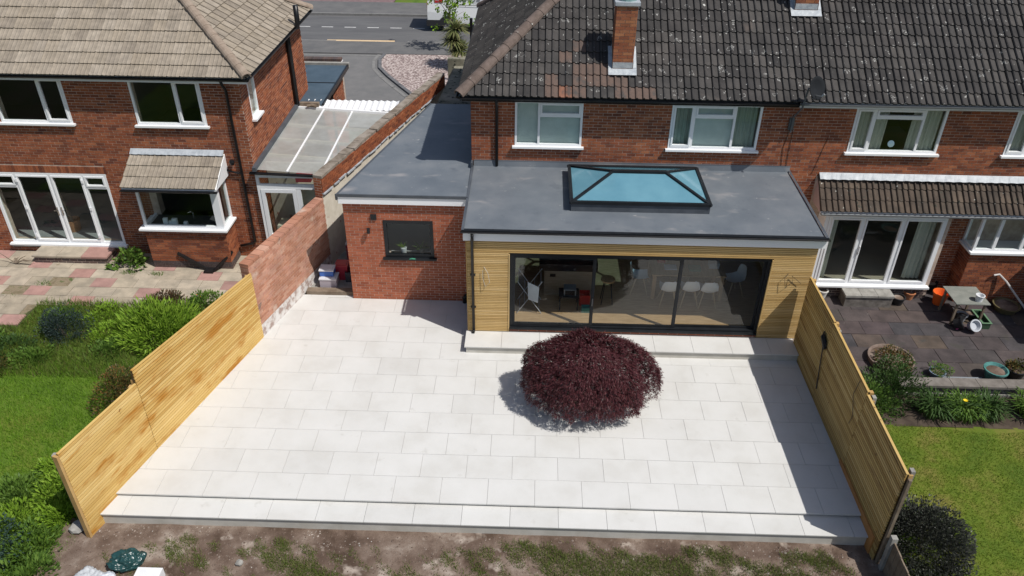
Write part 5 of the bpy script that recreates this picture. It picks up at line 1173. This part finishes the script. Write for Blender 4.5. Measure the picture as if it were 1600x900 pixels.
for i in range(60):
    c = Vector((-4.08,22.2,2.15))+Vector((random.gauss(0,.42),random.gauss(0,.42),random.gauss(0,.52)))
    for j in range(24): leaf(mb, c+rv()*random.uniform(0,.2), rv()+Vector((0,0,-.2)), rv(), random.uniform(.09,.15), random.uniform(.06,.10), random.random())
mb.build('crown', LIME, tr_)
# a dark yucca-like post by the roof edge
tag(MB().box(-2.72,-2.60,17.2,17.32,-.3,2.6).build('gate_post', W['black'], at=(-2.66,17.26,-.3)), 'black post beside the cordyline at the front', 'post')

# ------------------------------------------------------------------ white van parked on the far side
van = thing('parked_van', (-3.2,27.2,-.4), 'white panel van with red rear panel parked across the street', 'van')
VX0, VX1, VY0, VY1, VZ = -5.62, -.45, 25.72, 27.62, -.40
prof = [(0,.42),(0,1.05),(.06,2.15),(.18,2.30),(3.55,2.32),(3.95,2.18),(4.45,1.42),(5.05,1.22),(5.17,1.0),(5.17,.42)]
def vloop(y, sx=0, ins=0): return [Vector((VX0+p[0]+(ins if p[0] < 1 else -ins), y, VZ+p[1]-(ins if p[1] > 2 else 0))) for p in prof]
q = MB(); n = len(prof); rings = [vloop(VY0+.10,0,.06), vloop(VY0), vloop(VY1), vloop(VY1-.10,0,.06)]
a, b = vloop(VY0), vloop(VY1)
def tumble(p, s): h = max(0,(p.z-VZ-1.1))/1.2; return p+Vector((0,s*.14*h*h,0))
a = [tumble(p,1) for p in a]; b = [tumble(p,-1) for p in b]
q.raw(a+b, [tuple(range(n))[::1], tuple(range(2*n-1,n-1,-1))]+[(i,i+n,(i+1)%n+n,(i+1)%n) for i in range(n)]); q.build('body', mat('white_van_paint', [(.72,.74,.75)], rough=.25, spec=.5), van)
DG = mat('dark_trim', [(.03,.031,.033)], rough=.5)
q = MB(); q.box(VX0-.06,VX0+.9,VY0-.012,VY1+.012,VZ+.30,VZ+.62); q.build('rear_bumper', DG, van); q = MB(); q.box(VX0+1.75,VX1-1.3,VY0-.012,VY1+.012,VZ+.28,VZ+.44); q.build('sill', DG, van)
q = MB(); q.box(VX1-.4,VX1+.06,VY0-.012,VY1+.012,VZ+.28,VZ+.66); q.build('front_bumper', DG, van)
for x in (VX0+1.03, VX1-.85):
    for y, s in ((VY0+.02,-1),(VY1-.02,1)):
        q = MB(); q.lathe((x,y-s*.12,VZ+.34), [(0,-.11),(.30,-.11),(.34,-.07),(.34,.07),(.30,.11),(0,.11)], 24, axis=(0,1,0)); wh = q.build('wheel', mat('tyre', [(.015,.015,.016)], rough=.8), van)
        q = MB(); q.lathe((x,y+s*.004,VZ+.34), [(0,.012),(.06,.012),(.07,.0),(.17,-.01),(.20,.006),(.215,.0)], 20, axis=(0,s,0))
        for k in range(6): q.bar((x,y+s*.010,VZ+.34),(x+.19*math.cos(k*1.047),y+s*.010,VZ+.34+.19*math.sin(k*1.047)),.05,.012,up=(0,1,0))
        q.build('rim', mat('alloy', [(.45,.46,.48)], rough=.35, metal=.8), wh)
    q = MB(); vs = [(x+.46*math.cos(k*math.pi/10),VY0-.006,VZ+.40+.44*math.sin(k*math.pi/10)) for k in range(11)]; q.face(vs[::-1]); q.build('wheel_arch', DG, van)
q = MB(); q.box(VX0+.40,VX0+.85,VY0+.032,VY0+.05,VZ+1.50,VZ+1.95); q.build('red_panel', mat('red_vinyl', [(.50,.03,.035)], rough=.4), van)
q = MB(); q.box(VX0+.46,VX0+.62,VY0+.026,VY0+.031,VZ+1.62,VZ+1.80); q.build('panel_mark', W['white'], van)
q = MB()
for k_, (x_, w_) in enumerate(((1.7,.16),(1.95,.14),(2.2,.16),(2.48,.05),(2.62,.16))): q.box(VX0+x_,VX0+x_+w_,VY0+.04,VY0+.07,VZ+1.63,VZ+1.68)
q.build('lettering', mat('grey_vinyl', [(.22,.23,.24)], rough=.4), van)
q = MB(); q.box(VX0+1.62,VX0+2.9,VY0+.012,VY0+.02,VZ+1.38,VZ+1.40); q.build('swage_line', DG, van)
q = MB(); q.box(VX0-.012,VX0+.03,VY0+.05,VY0+.2,VZ+.9,VZ+1.5); q.build('tail_light', mat('red_lens', [(.4,.02,.02)], rough=.2), van)
q = MB(); q.face([(VX0+3.62,VY0-.001,VZ+1.30),(VX0+4.42,VY0-.001,VZ+1.30),(VX0+4.05,VY0+.075,VZ+2.0),(VX0+3.62,VY0+.075,VZ+2.0)]); q.build('side_window', mat('van_glass', [(.02,.025,.03)], rough=.05), van)

# ------------------------------------------------------------------ things about the place
# satellite dish on its pole
sdh = thing('satellite_dish', (6.37,1.62,4.3), 'grey satellite dish on a pole at the eaves between two windows', 'satellite dish')
q = MB(); q.tube([(6.37,1.60,4.15),(6.37,1.60,4.55),(6.42,1.28,4.9),(6.44,1.20,5.42)], .022, 7); q.box(6.31,6.43,1.63,1.695,4.2,4.5); q.build('pole', mat('dull_steel', [(.14,.15,.16)], rough=.5, metal=.5), sdh)
q = MB(); ax = Vector((.55,-.75,.35)).normalized(); q.lathe((6.56,1.10,5.45), [(0,-.03),(.12,-.02),(.20,.0),(.27,.045),(.275,.05),(.265,.06),(.19,.015),(.0,-.01)], 22, axis=tuple(ax)); q.build('dish', mat('dark_mesh_dish', [(.018,.02,.023)], rough=.9, spec=.1), sdh, smooth=True)
q = MB(); q.tube([(6.50,1.15,5.28),(6.66,.86,5.34)], .012, 6); q.tube([(6.66,.86,5.34),(6.70,.84,5.40)], .03, 8); q.build('feed_arm', mat('light_steel', [(.4,.41,.42)], rough=.4, metal=.6), sdh)
q = MB(); q.tube([(6.37,1.68,4.2),(6.30,1.685,3.7),(6.35,1.685,3.2)], .006, 5); q.tube([(6.45,1.68,4.2),(6.47,1.685,3.2)], .006, 5); q.tube([(7.35,1.685,4.0),(7.2,1.685,3.2),(7.15,1.685,3.0)], .005, 5); q.build('cable', W['black'], sdh)
# broom against the right fence
brm = thing('broom', (6.2,-3.5,.0), 'broom with black head hung head up on the right fence', 'broom')
q = MB(); q.tube([(6.355,-3.56,.34),(6.335,-3.35,1.40)], .013, 7); q.build('handle', mat('dark_broom_handle', [(.06,.05,.04)], rough=.6), brm)
q = MB(); q.bar((6.335,-3.20,1.52),(6.335,-3.48,1.38),.06,.07); q.build('head', W['black'], brm)
q = MB()
for i in range(40): f = i/39; p = Vector((6.335,-3.20-.28*f,1.52-.14*f)); q.bar(p+Vector((random.uniform(-.02,.02),0,.03)), p+Vector((random.uniform(-.03,.02),random.uniform(-.01,.01),.12)), .012, .012)
q.build('bristles', mat('dark_bristle', [(.03,.03,.032)], rough=.9), brm)
# loops of cable on the cladding
for (x, z, lb) in ((-1.02+.0,1.75,'pale cable tail looped on the cladding left of the sliding door'),(5.95,1.95,'dark cable tail looped on the cladding right of the sliding door')):
    pth = [Vector((x,-1.55,z+.28)),Vector((x+.10,-1.62,z+.15)),Vector((x+.14,-1.64,z-.1)),Vector((x+.04,-1.63,z-.22)),Vector((x-.02,-1.6,z-.02)),Vector((x-.02,-1.6,z+.2))]
    if x > 0: pth = [Vector((x,-1.55,z+.1)),Vector((x-.1,-1.62,z)),Vector((x-.05,-1.63,z-.25)),Vector((x+.1,-1.62,z-.12)),Vector((x+.06,-1.6,z+.05)),Vector((x+.3,-1.6,z-.15))]
    tag(MB().tube(pth, .006, 5).build('cable', mat('cable_%s'%('a' if x < 0 else 'b'), [(.45,.42,.36) if x < 0 else (.06,.05,.04)], rough=.6), at=pth[0]), lb, 'cable')
# kitchen window plant and green thing on the sill
kp = thing('potted_plant', (-3.15,.22,1.30), 'spiky plant in a white pot on the kitchen window sill', 'plant')
bx('sill_board', W['white'], house, -3.48, -2.44, .06, .30, 1.24, 1.30)
q = MB(); q.lathe((-3.15,.20,1.30), [(0,0),(.065,0),(.08,.15),(.07,.15),(.0,.13)], 14); q.build('pot', W['white'], kp)
q = MB()
for i in range(26): a = random.uniform(0,6.28); leaf(q, Vector((-3.15,.20,1.44)), Vector((math.cos(a)*.7,math.sin(a)*.4,random.uniform(.3,1.2))), Vector((0,0,1)), random.uniform(.14,.26), .025, random.random())
q.build('leaves', LIME, kp)
k2 = thing('potted_plant', (-2.7,.22,1.30), 'arching green plant on the right of the kitchen window sill', 'plant')
q = MB(); q.lathe((-2.7,.22,1.30), [(0,0),(.06,0),(.075,.12),(0,.11)], 12); q.build('pot', W['concrete'], k2)
q = MB()
for i in range(30): a = random.uniform(0,6.28); leaf(q, Vector((-2.7,.20,1.42)), Vector((math.cos(a),math.sin(a)*.4,random.uniform(.0,.9))), Vector((0,0,1)), random.uniform(.16,.3), .03, random.random())
q.build('leaves', GREEN, k2)
tag(MB().tube([(-3.0,-.09,1.27),(-2.9,-.10,1.30),(-2.8,-.09,1.275),(-2.66,-.09,1.27)], .02, 6).build('garden_glove', mat('green_glove', [(.05,.22,.14)], rough=.8), at=(-2.85,-.09,1.25)), 'green glove left on the dark kitchen window sill', 'glove')
# clutter in the side passage
tim = MB(); tim.box(-5.78,-4.56,.10,.30,.0,.10); tag(tim.build('timber_sleeper', W['oldwood'], at=(-5.2,.2,0)), 'old timber step across the side passage', 'timber')
sheet('passage_floor', [(-5.85,.3),(-4.5,.3),(-3.4,6),(-4.4,6)], .02, W['concrete'])
def crate(p, sx, sy, sz, c, lid, lb, name='storage_box', rz=0.0):
    r_ = thing(name, p, lb, 'box'); q = MB(); t = .015; x, y, z = p
    q.box(x-sx/2,x+sx/2,y-sy/2,y+sy/2,z,z+t)
    for a_ in ((x-sx/2,x-sx/2+t,y-sy/2,y+sy/2),(x+sx/2-t,x+sx/2,y-sy/2,y+sy/2),(x-sx/2+t,x+sx/2-t,y-sy/2,y-sy/2+t),(x-sx/2+t,x+sx/2-t,y+sy/2-t,y+sy/2)): q.box(*a_,z+t,z+sz)
    q.build('tub', mat(lb[:14]+'_tub', [c], rough=.4), r_)
    if lid: q = MB(); q.box(x-sx/2-.015,x+sx/2+.015,y-sy/2-.015,y+sy/2+.015,z+sz,z+sz+.03); q.box(x-sx/2+.03,x+sx/2-.03,y-sy/2+.03,y+sy/2-.03,z+sz+.03,z+sz+.045); q.build('lid', mat(lb[:14]+'_lid', [lid], rough=.4), r_)
crate((-5.26,.55,.02), .44, .34, .26, (.42,.38,.42), (.62,.62,.64), 'clear plastic storage box at the mouth of the side passage')
crate((-5.30,.62,.33), .36, .28, .16, (.05,.13,.42), (.60,.60,.62), 'blue crate stacked on the clear storage box')
crate((-4.98,.95,.02), .32, .3, .42, (.38,.03,.05), (.42,.05,.06), 'red box behind the stacked crates in the passage')
crate((-4.85,2.0,.02), .4, .4, .5, (.40,.05,.08), (.45,.42,.42), 'dark pink tub far back in the side passage')
crate((-4.72,.85,.02), .3, .3, .3, (.06,.06,.07), None, 'black crate in the shaded side passage')
bag = MB()
def sack(name, loc, rx, ry, rz, m, lb, cat, seed, crump=.16, sub=4):
    bm = bmesh.new(); bmesh.ops.create_icosphere(bm, subdivisions=sub, radius=1); rnd = random.Random(seed); ph = [(rnd.uniform(3,9),rnd.uniform(3,9),rnd.uniform(3,9),rnd.uniform(0,6)) for _ in range(9)]
    for v in bm.verts:
        c = v.co.copy(); q0 = c*1.6+Vector((seed,seed*.7,0)); k = 1+crump*(1.1*mnoise.noise(q0)-.9*abs(mnoise.noise(q0*2.3))-.5*abs(mnoise.noise(q0*5.1))); v.co = Vector((c.x*rx*k, c.y*ry*k, (max(c.z,-.75)+.75)*rz*.57*k))
    me = bpy.data.meshes.new(name); bm.to_mesh(me); bm.free(); me.materials.append(m); me.polygons.foreach_set('use_smooth', [True]*len(me.polygons)); o = bpy.data.objects.new(name, me); o.location = loc; link(o); return tag(o, lb, cat)
b1 = sack('rubbish_bag', (-7.02,-8.10,-.36), .31, .22, .34, mat('dark_green_polythene', [(.012,.045,.045),(.02,.065,.065)], 4, .28, .5), 'shiny dark green rubbish bag lying on the soil', 'bag', 3, .24, 5); b1.rotation_euler.z = .35
b2 = sack('white_sack', (-7.52,-8.50,-.36), .30, .24, .28, mat('white_woven_sack', [(.36,.38,.40),(.48,.50,.52)], 6, .6), 'crumpled white builder sack at the bottom edge beside the rubbish bag', 'sack', 11, .22, 5)
b3 = sack('white_sack', (-7.20,-8.50,-.36), .22, .16, .22, mat('blue_white_sack', [(.40,.45,.52),(.58,.60,.62)], 9, .6), 'small bluish sack between the white sack and the rubbish bag', 'sack', 19, .22, 5)
tag(MB().box(-6.72,-6.28,-8.72,-8.28,-.36,-.14).build('white_box', mat('white_block', [(.66,.67,.68),(.72,.73,.74)], 5, .6), at=(-6.5,-8.37,-.36)), 'plain white box on the soil right of the rubbish bag', 'box')
# broken branch by the left steps
q = MB()
for i in range(9): a = random.uniform(-.5,3.6); q.tube([(-14.6,1.85,-.36),(-14.6+math.cos(a)*.25,1.85+math.sin(a)*.1,-.25),(-14.6+math.cos(a)*.55,1.85+math.sin(a)*.18,-.36+random.uniform(.02,.3))], [.02,.014,.007], 5)
tag(q.build('dead_branch', W['oldwood'], at=(-14.6,1.85,-.39)), 'dry bare branches lying beside the left door step', 'branch')
mb = MB(); 
for i in range(40):
    x, y = random.choice(((-14.9,1.0),(-13.9,.3),(-12.6,-.2),(-13.3,.9),(-11.2,1.55),(-10.4,1.5),(-14.9,.1)));
    blades(mb, [(x+random.gauss(0,.12),y+random.gauss(0,.06),-.40) for _ in range(12)], .04, .12, .014, 1.0)
tag(mb.build('joint_weeds', GREEN), 'small weeds growing in the joints of the left terrace', 'weeds', kind='stuff')

# right terrace: pots, bucket, table
def pot(name, p, r0, r1, h, m, lb, cat='pot', soil=True, wall=.02, tilt=None):
    r_ = thing(name, p, lb, cat); q = MB(); q.lathe((0,0,0), [(0,0),(r0,0),(r0+(r1-r0)*.5,h*.5),(r1,h*.88),(r1+.012,h*.88),(r1+.012,h),(r1-wall,h),(r0*.9,h*.55),(0,h*.55)], 22)
    v = [Vector(x) for x in q.v]
    if tilt: q_ = Matrix.Rotation(tilt[1],3,Vector((math.cos(tilt[0]),math.sin(tilt[0]),0))); v = [q_@x+Vector((0,0,r1*.75)) for x in v]
    q.v = [tuple(x+Vector(p)) for x in v]; q.build('shell', m, r_, smooth=False)
    if soil and not tilt: q = MB(); q.face([(p[0]+math.cos(k*.3491)*(r1-wall-.004),p[1]+math.sin(k*.3491)*(r1-wall-.004),p[2]+h*.82) for k in range(18)]); q.build('soil', W['soil'], r_)
    return r_
TC = mat('terracotta', [(.42,.16,.07),(.50,.22,.11)], 8); BK = mat('black_pot', [(.02,.02,.022)], rough=.45); TEAL = mat('teal_glaze', [(.05,.16,.15),(.09,.24,.22)], 6, .25, .5); WP = mat('white_pot', [(.60,.58,.54)], rough=.5)
def gp(px, py): v = G(px,py,GR); return (v.x,v.y,-.395)
pot('flower_pot', gp(1283,464), .10, .14, .24, WP, 'whitish pot between the fence and the stone step'); pot('flower_pot', gp(1401,474), .13, .17, .22, BK, 'black pot beside the stone step'); pot('flower_pot', gp(1418,466), .11, .15, .22, TC, 'terracotta pot right of the stone step')
bk_ = pot('bucket', gp(1465,474), .14, .20, .36, mat('orange_plastic', [(.72,.13,.025)], rough=.4), 'bright orange bucket beside the table', 'bucket', soil=False, wall=.012)
q = MB(); bp = Vector(gp(1465,474)); q.tube([bp+Vector((.20*math.cos(a),.20*math.sin(a)*.3-.08,.36+.0-.12*math.sin(a))) for a in [math.pi*k/10 for k in range(11)]], .006, 5); q.build('handle', W['black'], bk_)
pot('flower_pot', gp(1448,452), .16, .21, .26, BK, 'large black pot behind the orange bucket'); pot('flower_pot', gp(1462,444), .15, .19, .26, BK, 'black pot against the wall behind the table'); pot('teal_pot', gp(1550,592), .16, .26, .30, TEAL, 'teal glazed pot standing by the low pierced wall')
pot('flower_pot', gp(1583,588), .17, .22, .24, BK, 'black planted pot right of the teal pot'); bush('pot_plant', (*gp(1583,588)[:2],-.2), .24, .22, .25, 500, .07, .03, BRONZE, 'bronze plant filling the black pot by the low wall', 'plant', clumps=12, stem=False)
pot('flower_pot', gp(1462,588), .13, .18, .16, mat('blue_grey_pot', [(.16,.2,.26)], rough=.4), 'small blue grey pot with a low green plant by the pierced wall'); bush('pot_plant', (*gp(1466,588)[:2],-.26), .24, .2, .2, 700, .05, .02, GREEN, 'low green plant growing in the blue grey pot', 'plant', clumps=14, stem=False)
dp = gp(1390,566); r_ = thing('dish_planter', dp, 'wide round concrete planter of soil and plants behind the fence', 'planter'); q = MB(); q.lathe(dp, [(0,0),(.50,0),(.54,.15),(.505,.15),(.48,.10),(0,.10)], 30); q.build('bowl', mat('brown_planter', [(.15,.11,.09),(.22,.17,.14)], 6), r_); q = MB(); q.lathe((dp[0],dp[1],dp[2]+.11), [(.495,0),(.3,.03),(0,.04)], 20); q.build('soil', W['soil'], r_)
bush('pot_plant', (dp[0]-.02,dp[1]-.1,-.25), .42, .36, .22, 1100, .07, .03, BRONZE, 'straggly brownish plant in the round concrete planter', 'plant', clumps=20, stem=False)
bowl = pot('flower_pot', (12.75,.75,-.395), .26, .33, .18, mat('brown_glaze', [(.12,.10,.05)], rough=.4), 'wide brown bowl near the leaning pipe')
tb = thing('garden_table', (11.35,.36,-.4), 'grey topped low table with a white tub on it', 'table')
q = MB(); q.box(10.92,11.78,-.06,.77,.275,.30); q.build('top', mat('grey_board', [(.17,.18,.16),(.23,.235,.21)], 5, .7), tb)
for x, y in ((11.0,.02),(11.70,.02),(11.0,.69),(11.70,.69)): q = MB(); q.box(x-.025,x+.025,y-.025,y+.025,-.40,.274); q.build('leg', W['oldwood'], tb)
v = G(1532,470,.3); pot('tub', (11.55,.12,.30), .085,.10,.17, mat('white_tub', [(.66,.67,.68)], rough=.4), 'small white tub standing on the grey table', 'tub', soil=False, wall=.01)
for i, (px, py, r1, h, m_, lb, tl) in enumerate(((1488,512,.16,.2,BK,'dark pot lying on its side left of the pot pile',(1.2,1.1)),(1500,500,.14,.2,mat('grey_pot',[(.3,.31,.33)]),'grey rimmed pot in the middle of the pot pile',None),(1512,497,.13,.18,BK,'black pot behind the pot pile under the table',None),(1514,515,.15,.2,mat('pale_rim_pot',[(.42,.44,.47)]),'tipped pale pot at the front of the pot pile',(.2,.9)),(1496,505,.12,.16,BK,'small black pot inside the pot pile',(2.5,.7)))):
    pot('flower_pot', gp(px,py), r1*.7, r1, h, m_, lb, 'pot', tilt=tl)
tg = gp(1530,504); r_ = thing('trough', tg, 'green plastic trough planter by the table', 'trough'); q = MB(); cx, cy, cz = tg
for a_ in ((-.11,-.09,-.30,.30),(.09,.11,-.30,.30),(-.09,.09,-.30,-.28),(-.09,.09,.28,.30)): q.box(cx+a_[0],cx+a_[1],cy+a_[2],cy+a_[3],cz,cz+.18)
q.box(cx-.09,cx+.09,cy-.28,cy+.28,cz,cz+.09); q.build('tub', mat('dark_green_plastic', [(.04,.08,.045)], rough=.4), r_)
q = MB()
for a_ in ((-.13,-.088,-.32,.32),(.088,.13,-.32,.32),(-.087,.087,-.32,-.278),(-.087,.087,.278,.32)): q.box(cx+a_[0],cx+a_[1],cy+a_[2],cy+a_[3],cz+.18,cz+.195)
q.build('rim', mat('green_rim', [(.12,.22,.13)], rough=.4), r_)
tag(MB().tube([gp(1505,512),tuple(Vector(gp(1500,513))+Vector((0,0,.1))),gp(1494,515)], .03, 6).build('pink_cloth', mat('pink_cloth', [(.45,.08,.2)], rough=.9), at=gp(1500,513)), 'scrap of pink plastic beside the pot pile', 'cloth')
tag(MB().box(9.85,10.78,-2.32,-2.20,-.395,-.33).build('metal_tray', mat('grey_tray', [(.22,.24,.26)], rough=.35), at=(10.3,-2.26,-.395)), 'long narrow grey tray lying before the low pierced wall', 'tray')
tag(MB().tube([(13.3,.55,-.39),(12.65,.98,.35),(12.45,1.06,.52),(12.3,1.04,.50)], .028, 8).build('bent_pipe', mat('pale_pipe', [(.50,.48,.46)], rough=.5), at=(13.3,.55,-.39)), 'pale bent pipe leaning against the right brick bay', 'pipe')
stp = thing('stone_step', (9.0,.9,-.4), 'weathered concrete block step in front of the right patio door', 'step')
q = MB()
for i in range(3): bx('paving_block', W['concrete'], stp, 8.45+i*.43, 8.45+i*.43+.42, .70, 1.18, -.09, -.03)
bx('base', mat('dirty_block', [(.10,.09,.08),(.20,.18,.16)], 6, .95), stp, 8.47, 9.72, .73, 1.16, -.41, -.095)
# low pierced wall at the edge of the right terrace
pw = thing('pierced_wall', (11,-2.72,-.4), 'low pierced concrete block wall along the front of the right terrace', 'wall')
q = MB(); q.box(8.55,16.5,-2.86,-2.63,-.45,-.30); q.build('base', W['concrete'], pw)
i = 0; x = 8.9
while x < 16.2:
    q = MB()
    for s in (-1,1):
        q.tube([(x+.15+s*.14,-2.78,-.29),(x+.15+s*.05,-2.78,-.20),(x+.15+s*.12,-2.78,-.11)], .025, 6); 
    q.box(x,x+.29,-2.79,-2.77,-.22,-.18); q.build('pierced_block', W['concrete'], pw); x += .30
q = MB(); x = 8.55
while x < 16.4: bx('coping', mat('coping_stone', [(.13,.115,.10),(.20,.18,.16)], 5, .9) if x < 8.6 else bpy.data.materials['coping_stone'], pw, x, x+.59, -2.90, -2.60, -.10, -.04); x += .60
# unseen brick block added past the right edge to shade the terrace
ne = thing('shade_block', (15.2,0,-.4), 'unseen brick block added beyond the right edge to shade the terrace', 'shade block')
mb = MB(); wall_panel(mb, (14.02,-1.55), U0, 3, -.4, 2.3, .25); mb.box(14.02,14.25,-1.30,1.68,-.4,2.3); w_ = mb.build('wall', W['brick'], ne); bx('roof', W['felt'], ne, 13.95, 17.1, -1.65, 1.68, 2.31, 2.42)

# ------------------------------------------------------------------ inside the extension
FZ = .306
isl = thing('kitchen_island', (1.0,.4,FZ), 'oak fronted kitchen island with dark worktop behind the sliding door', 'island')
bx('cabinet', mat('pale_oak_panel', [(.30,.23,.15),(.38,.30,.21)], 3, .6, stretch=(1,1,8)), isl, .42, 1.63, -.08, .75, FZ, FZ+.72); bx('worktop', mat('black_worktop', [(.015,.015,.016)], rough=.2), isl, .28, 1.75, -.10, 1.0, FZ+.725, FZ+.92)
bx('socket', W['black'], isl, .56, .70, -.095, -.082, FZ+.55, FZ+.63)
tag(MB().box(1.35,1.65,.2,.4,FZ+.921,FZ+.95).build('papers', W['white'], at=(1.5,.3,FZ+.921)), 'white papers on the island worktop', 'papers')
bs = thing('bench_seat', (1.03,-.55,FZ), 'low dark bench with a grey toaster oven in front of the island', 'bench')
bx('top', W['anth'], bs, .78, 1.28, -.78, -.36, FZ+.36, FZ+.40)
for x, y in ((.81,-.75),(1.25,-.75),(.81,-.39),(1.25,-.39)): q = MB(); q.box(x-.015,x+.015,y-.015,y+.015,FZ,FZ+.36); q.build('leg', W['anth'], bs)
ov = thing('toaster_oven', (1.05,-.58,FZ+.4), 'small silver toaster oven on the dark bench', 'oven'); bx('case', mat('silver_case', [(.30,.33,.35)], rough=.3, metal=.5), ov, .90, 1.20, -.72, -.46, FZ+.401, FZ+.58); bx('door', W['black'], ov, .93, 1.17, -.735, -.722, FZ+.42, FZ+.56)
crate((1.44,-.42,FZ), .26, .26, .30, (.50,.04,.03), None, 'red box on the floor beside the dark bench'); crate((1.46,-.78,FZ), .22, .16, .14, (.03,.22,.2), None, 'teal tub on the floor in front of the red box')
air = thing('clothes_airer', (.15,-.6,FZ), 'folding clothes airer with a white cloth near the left door leaf', 'airer')
q = MB()
for y in (-.95,-.35):
    q.tube([(-.25,y,FZ+.02),(.35,y,FZ+.95)], .010, 6); q.tube([(.35,y,FZ+.02),(-.25,y,FZ+.95)], .010, 6)
for f in (.1,.3,.5,.7,.95): q.tube([(-.25+.6*f,-.95,FZ+.02+.93*f),(-.25+.6*f,-.35,FZ+.02+.93*f)], .007, 5); q.tube([(.35-.6*f,-.95,FZ+.02+.93*f),(.35-.6*f,-.35,FZ+.02+.93*f)], .007, 5)
q.build('frame', mat('pale_steel', [(.5,.52,.55)], rough=.4), air)
q = MB(); q.raw([(.0,-.98,FZ+.95),(.28,-.98,FZ+.80),(.26,-.99,FZ+.36),(.02,-.99,FZ+.45),(.0,-.96,FZ+.95),(.28,-.96,FZ+.80),(.26,-.97,FZ+.36),(.02,-.97,FZ+.45)], [(0,3,2,1),(4,5,6,7),(0,1,5,4),(1,2,6,5),(2,3,7,6),(3,0,4,7)])
tag(q.build('white_cloth', W['white'], at=(.1,-.98,FZ+.4)), 'white cloth hung on the clothes airer', 'cloth')
tbl = thing('dining_table', (3.9,1.0,FZ), 'long oak dining table inside the extension', 'table')
OK_ = mat('honey_oak', [(.36,.22,.10),(.46,.30,.15)], 3, .5, stretch=(8,1,1))
bx('top', OK_, tbl, 3.10, 4.95, -.20, .75, FZ+.71, FZ+.75)
for x, y in ((3.18,-.13),(4.87,-.13),(3.18,.68),(4.87,.68)): q = MB(); q.box(x-.045,x+.045,y-.045,y+.045,FZ,FZ+.709); q.build('leg', OK_, tbl)
SHELL = mat('white_shell', [(.74,.75,.76)], rough=.35, spec=.5); LEGW = mat('beech_leg', [(.50,.36,.20)], rough=.5)
def chair(x, y, rz, lb, m=None):
    r_ = thing('dining_chair', (x,y,FZ), lb, 'chair', 'white shell dining chairs'); c, s = math.cos(rz), math.sin(rz)
    def T(p): return (x+p[0]*c-p[1]*s, y+p[0]*s+p[1]*c, FZ+p[2])
    q = MB(); n = 10; prof_ = [(-.22,.47,.20),(-.12,.44,.22),(.05,.43,.225),(.17,.46,.22),(.225,.56,.215),(.25,.70,.20),(.265,.82,.15)]
    vs = []
    for (d, z, hw) in prof_:
        for k in range(n+1):
            u = -1+2*k/n; vs.append(T((u*hw, d-(.05*u*u if z > .5 else 0), z+(.07*u*u if z < .5 else -.03*u*u))))
    fs = [(i*(n+1)+k, i*(n+1)+k+1, (i+1)*(n+1)+k+1, (i+1)*(n+1)+k) for i in range(len(prof_)-1) for k in range(n)]
    q.raw(vs, fs); q.build('seat_shell', m or SHELL, r_, smooth=True)
    for a, b in ((-1,-1),(1,-1),(-1,1),(1,1)): q = MB(); q.tube([T((a*.12,b*.10,.43)),T((a*.22,b*.22,0))], [.016,.011], 6); q.build('leg', LEGW, r_)
for x, y, rz, lb in ((2.85,.20,1.57,'white shell chair at the left end of the dining table'),(3.52,-.36,3.14,'white shell chair nearest the middle door post'),(4.05,-.33,3.14,'white shell chair in the middle of the near row'),(4.50,-.36,3.14,'white shell chair at the right of the near row'),(5.25,.15,-1.3,'white shell chair at the right end of the dining table'),(3.55,.95,0,'white shell chair at the far left side of the table'),(4.45,.95,0,'white shell chair at the far right side of the table')): chair(x, y, rz, lb)
for x, y, z, c3, lb, s in ((3.6,.15,FZ+.75,(.6,.6,.6),'white papers on the dining table',(.3,.22,.02)),(4.2,.1,FZ+.75,(.08,.2,.12),'green box file on the dining table',(.3,.22,.06)),(4.7,.25,FZ+.75,(.5,.5,.48),'pale carton on the dining table',(.25,.2,.14)),(3.4,.45,FZ+.75,(.45,.1,.08),'small red box on the dining table',(.2,.15,.08))):
    q = MB(); q.box(x-s[0]/2,x+s[0]/2,y-s[1]/2,y+s[1]/2,z,z+s[2]); q.box(x-s[0]/2-.004,x+s[0]/2+.004,y-s[1]/2-.004,y+s[1]/2+.004,z+s[2],z+s[2]+.006); tag(q.build('table_item', mat(lb[:12]+'x', [c3], rough=.7), at=(x,y,z)), lb, 'paper' if 'papers' in lb else 'box')
hc = thing('bar_stool', (2.0,-.35,FZ), 'oak and black bar stool beside the island end', 'stool')
q = MB(); q.lathe((2.0,-.35,FZ+.66), [(0,0),(.18,0),(.18,.035),(0,.04)], 16); q.build('seat', OK_, hc)
for a in range(4): q = MB(); q.tube([(2.0+.1*math.cos(a*1.57+.78),-.35+.1*math.sin(a*1.57+.78),FZ+.66),(2.0+.2*math.cos(a*1.57+.78),-.35+.2*math.sin(a*1.57+.78),FZ)], .012, 6); q.build('leg', W['black'], hc)
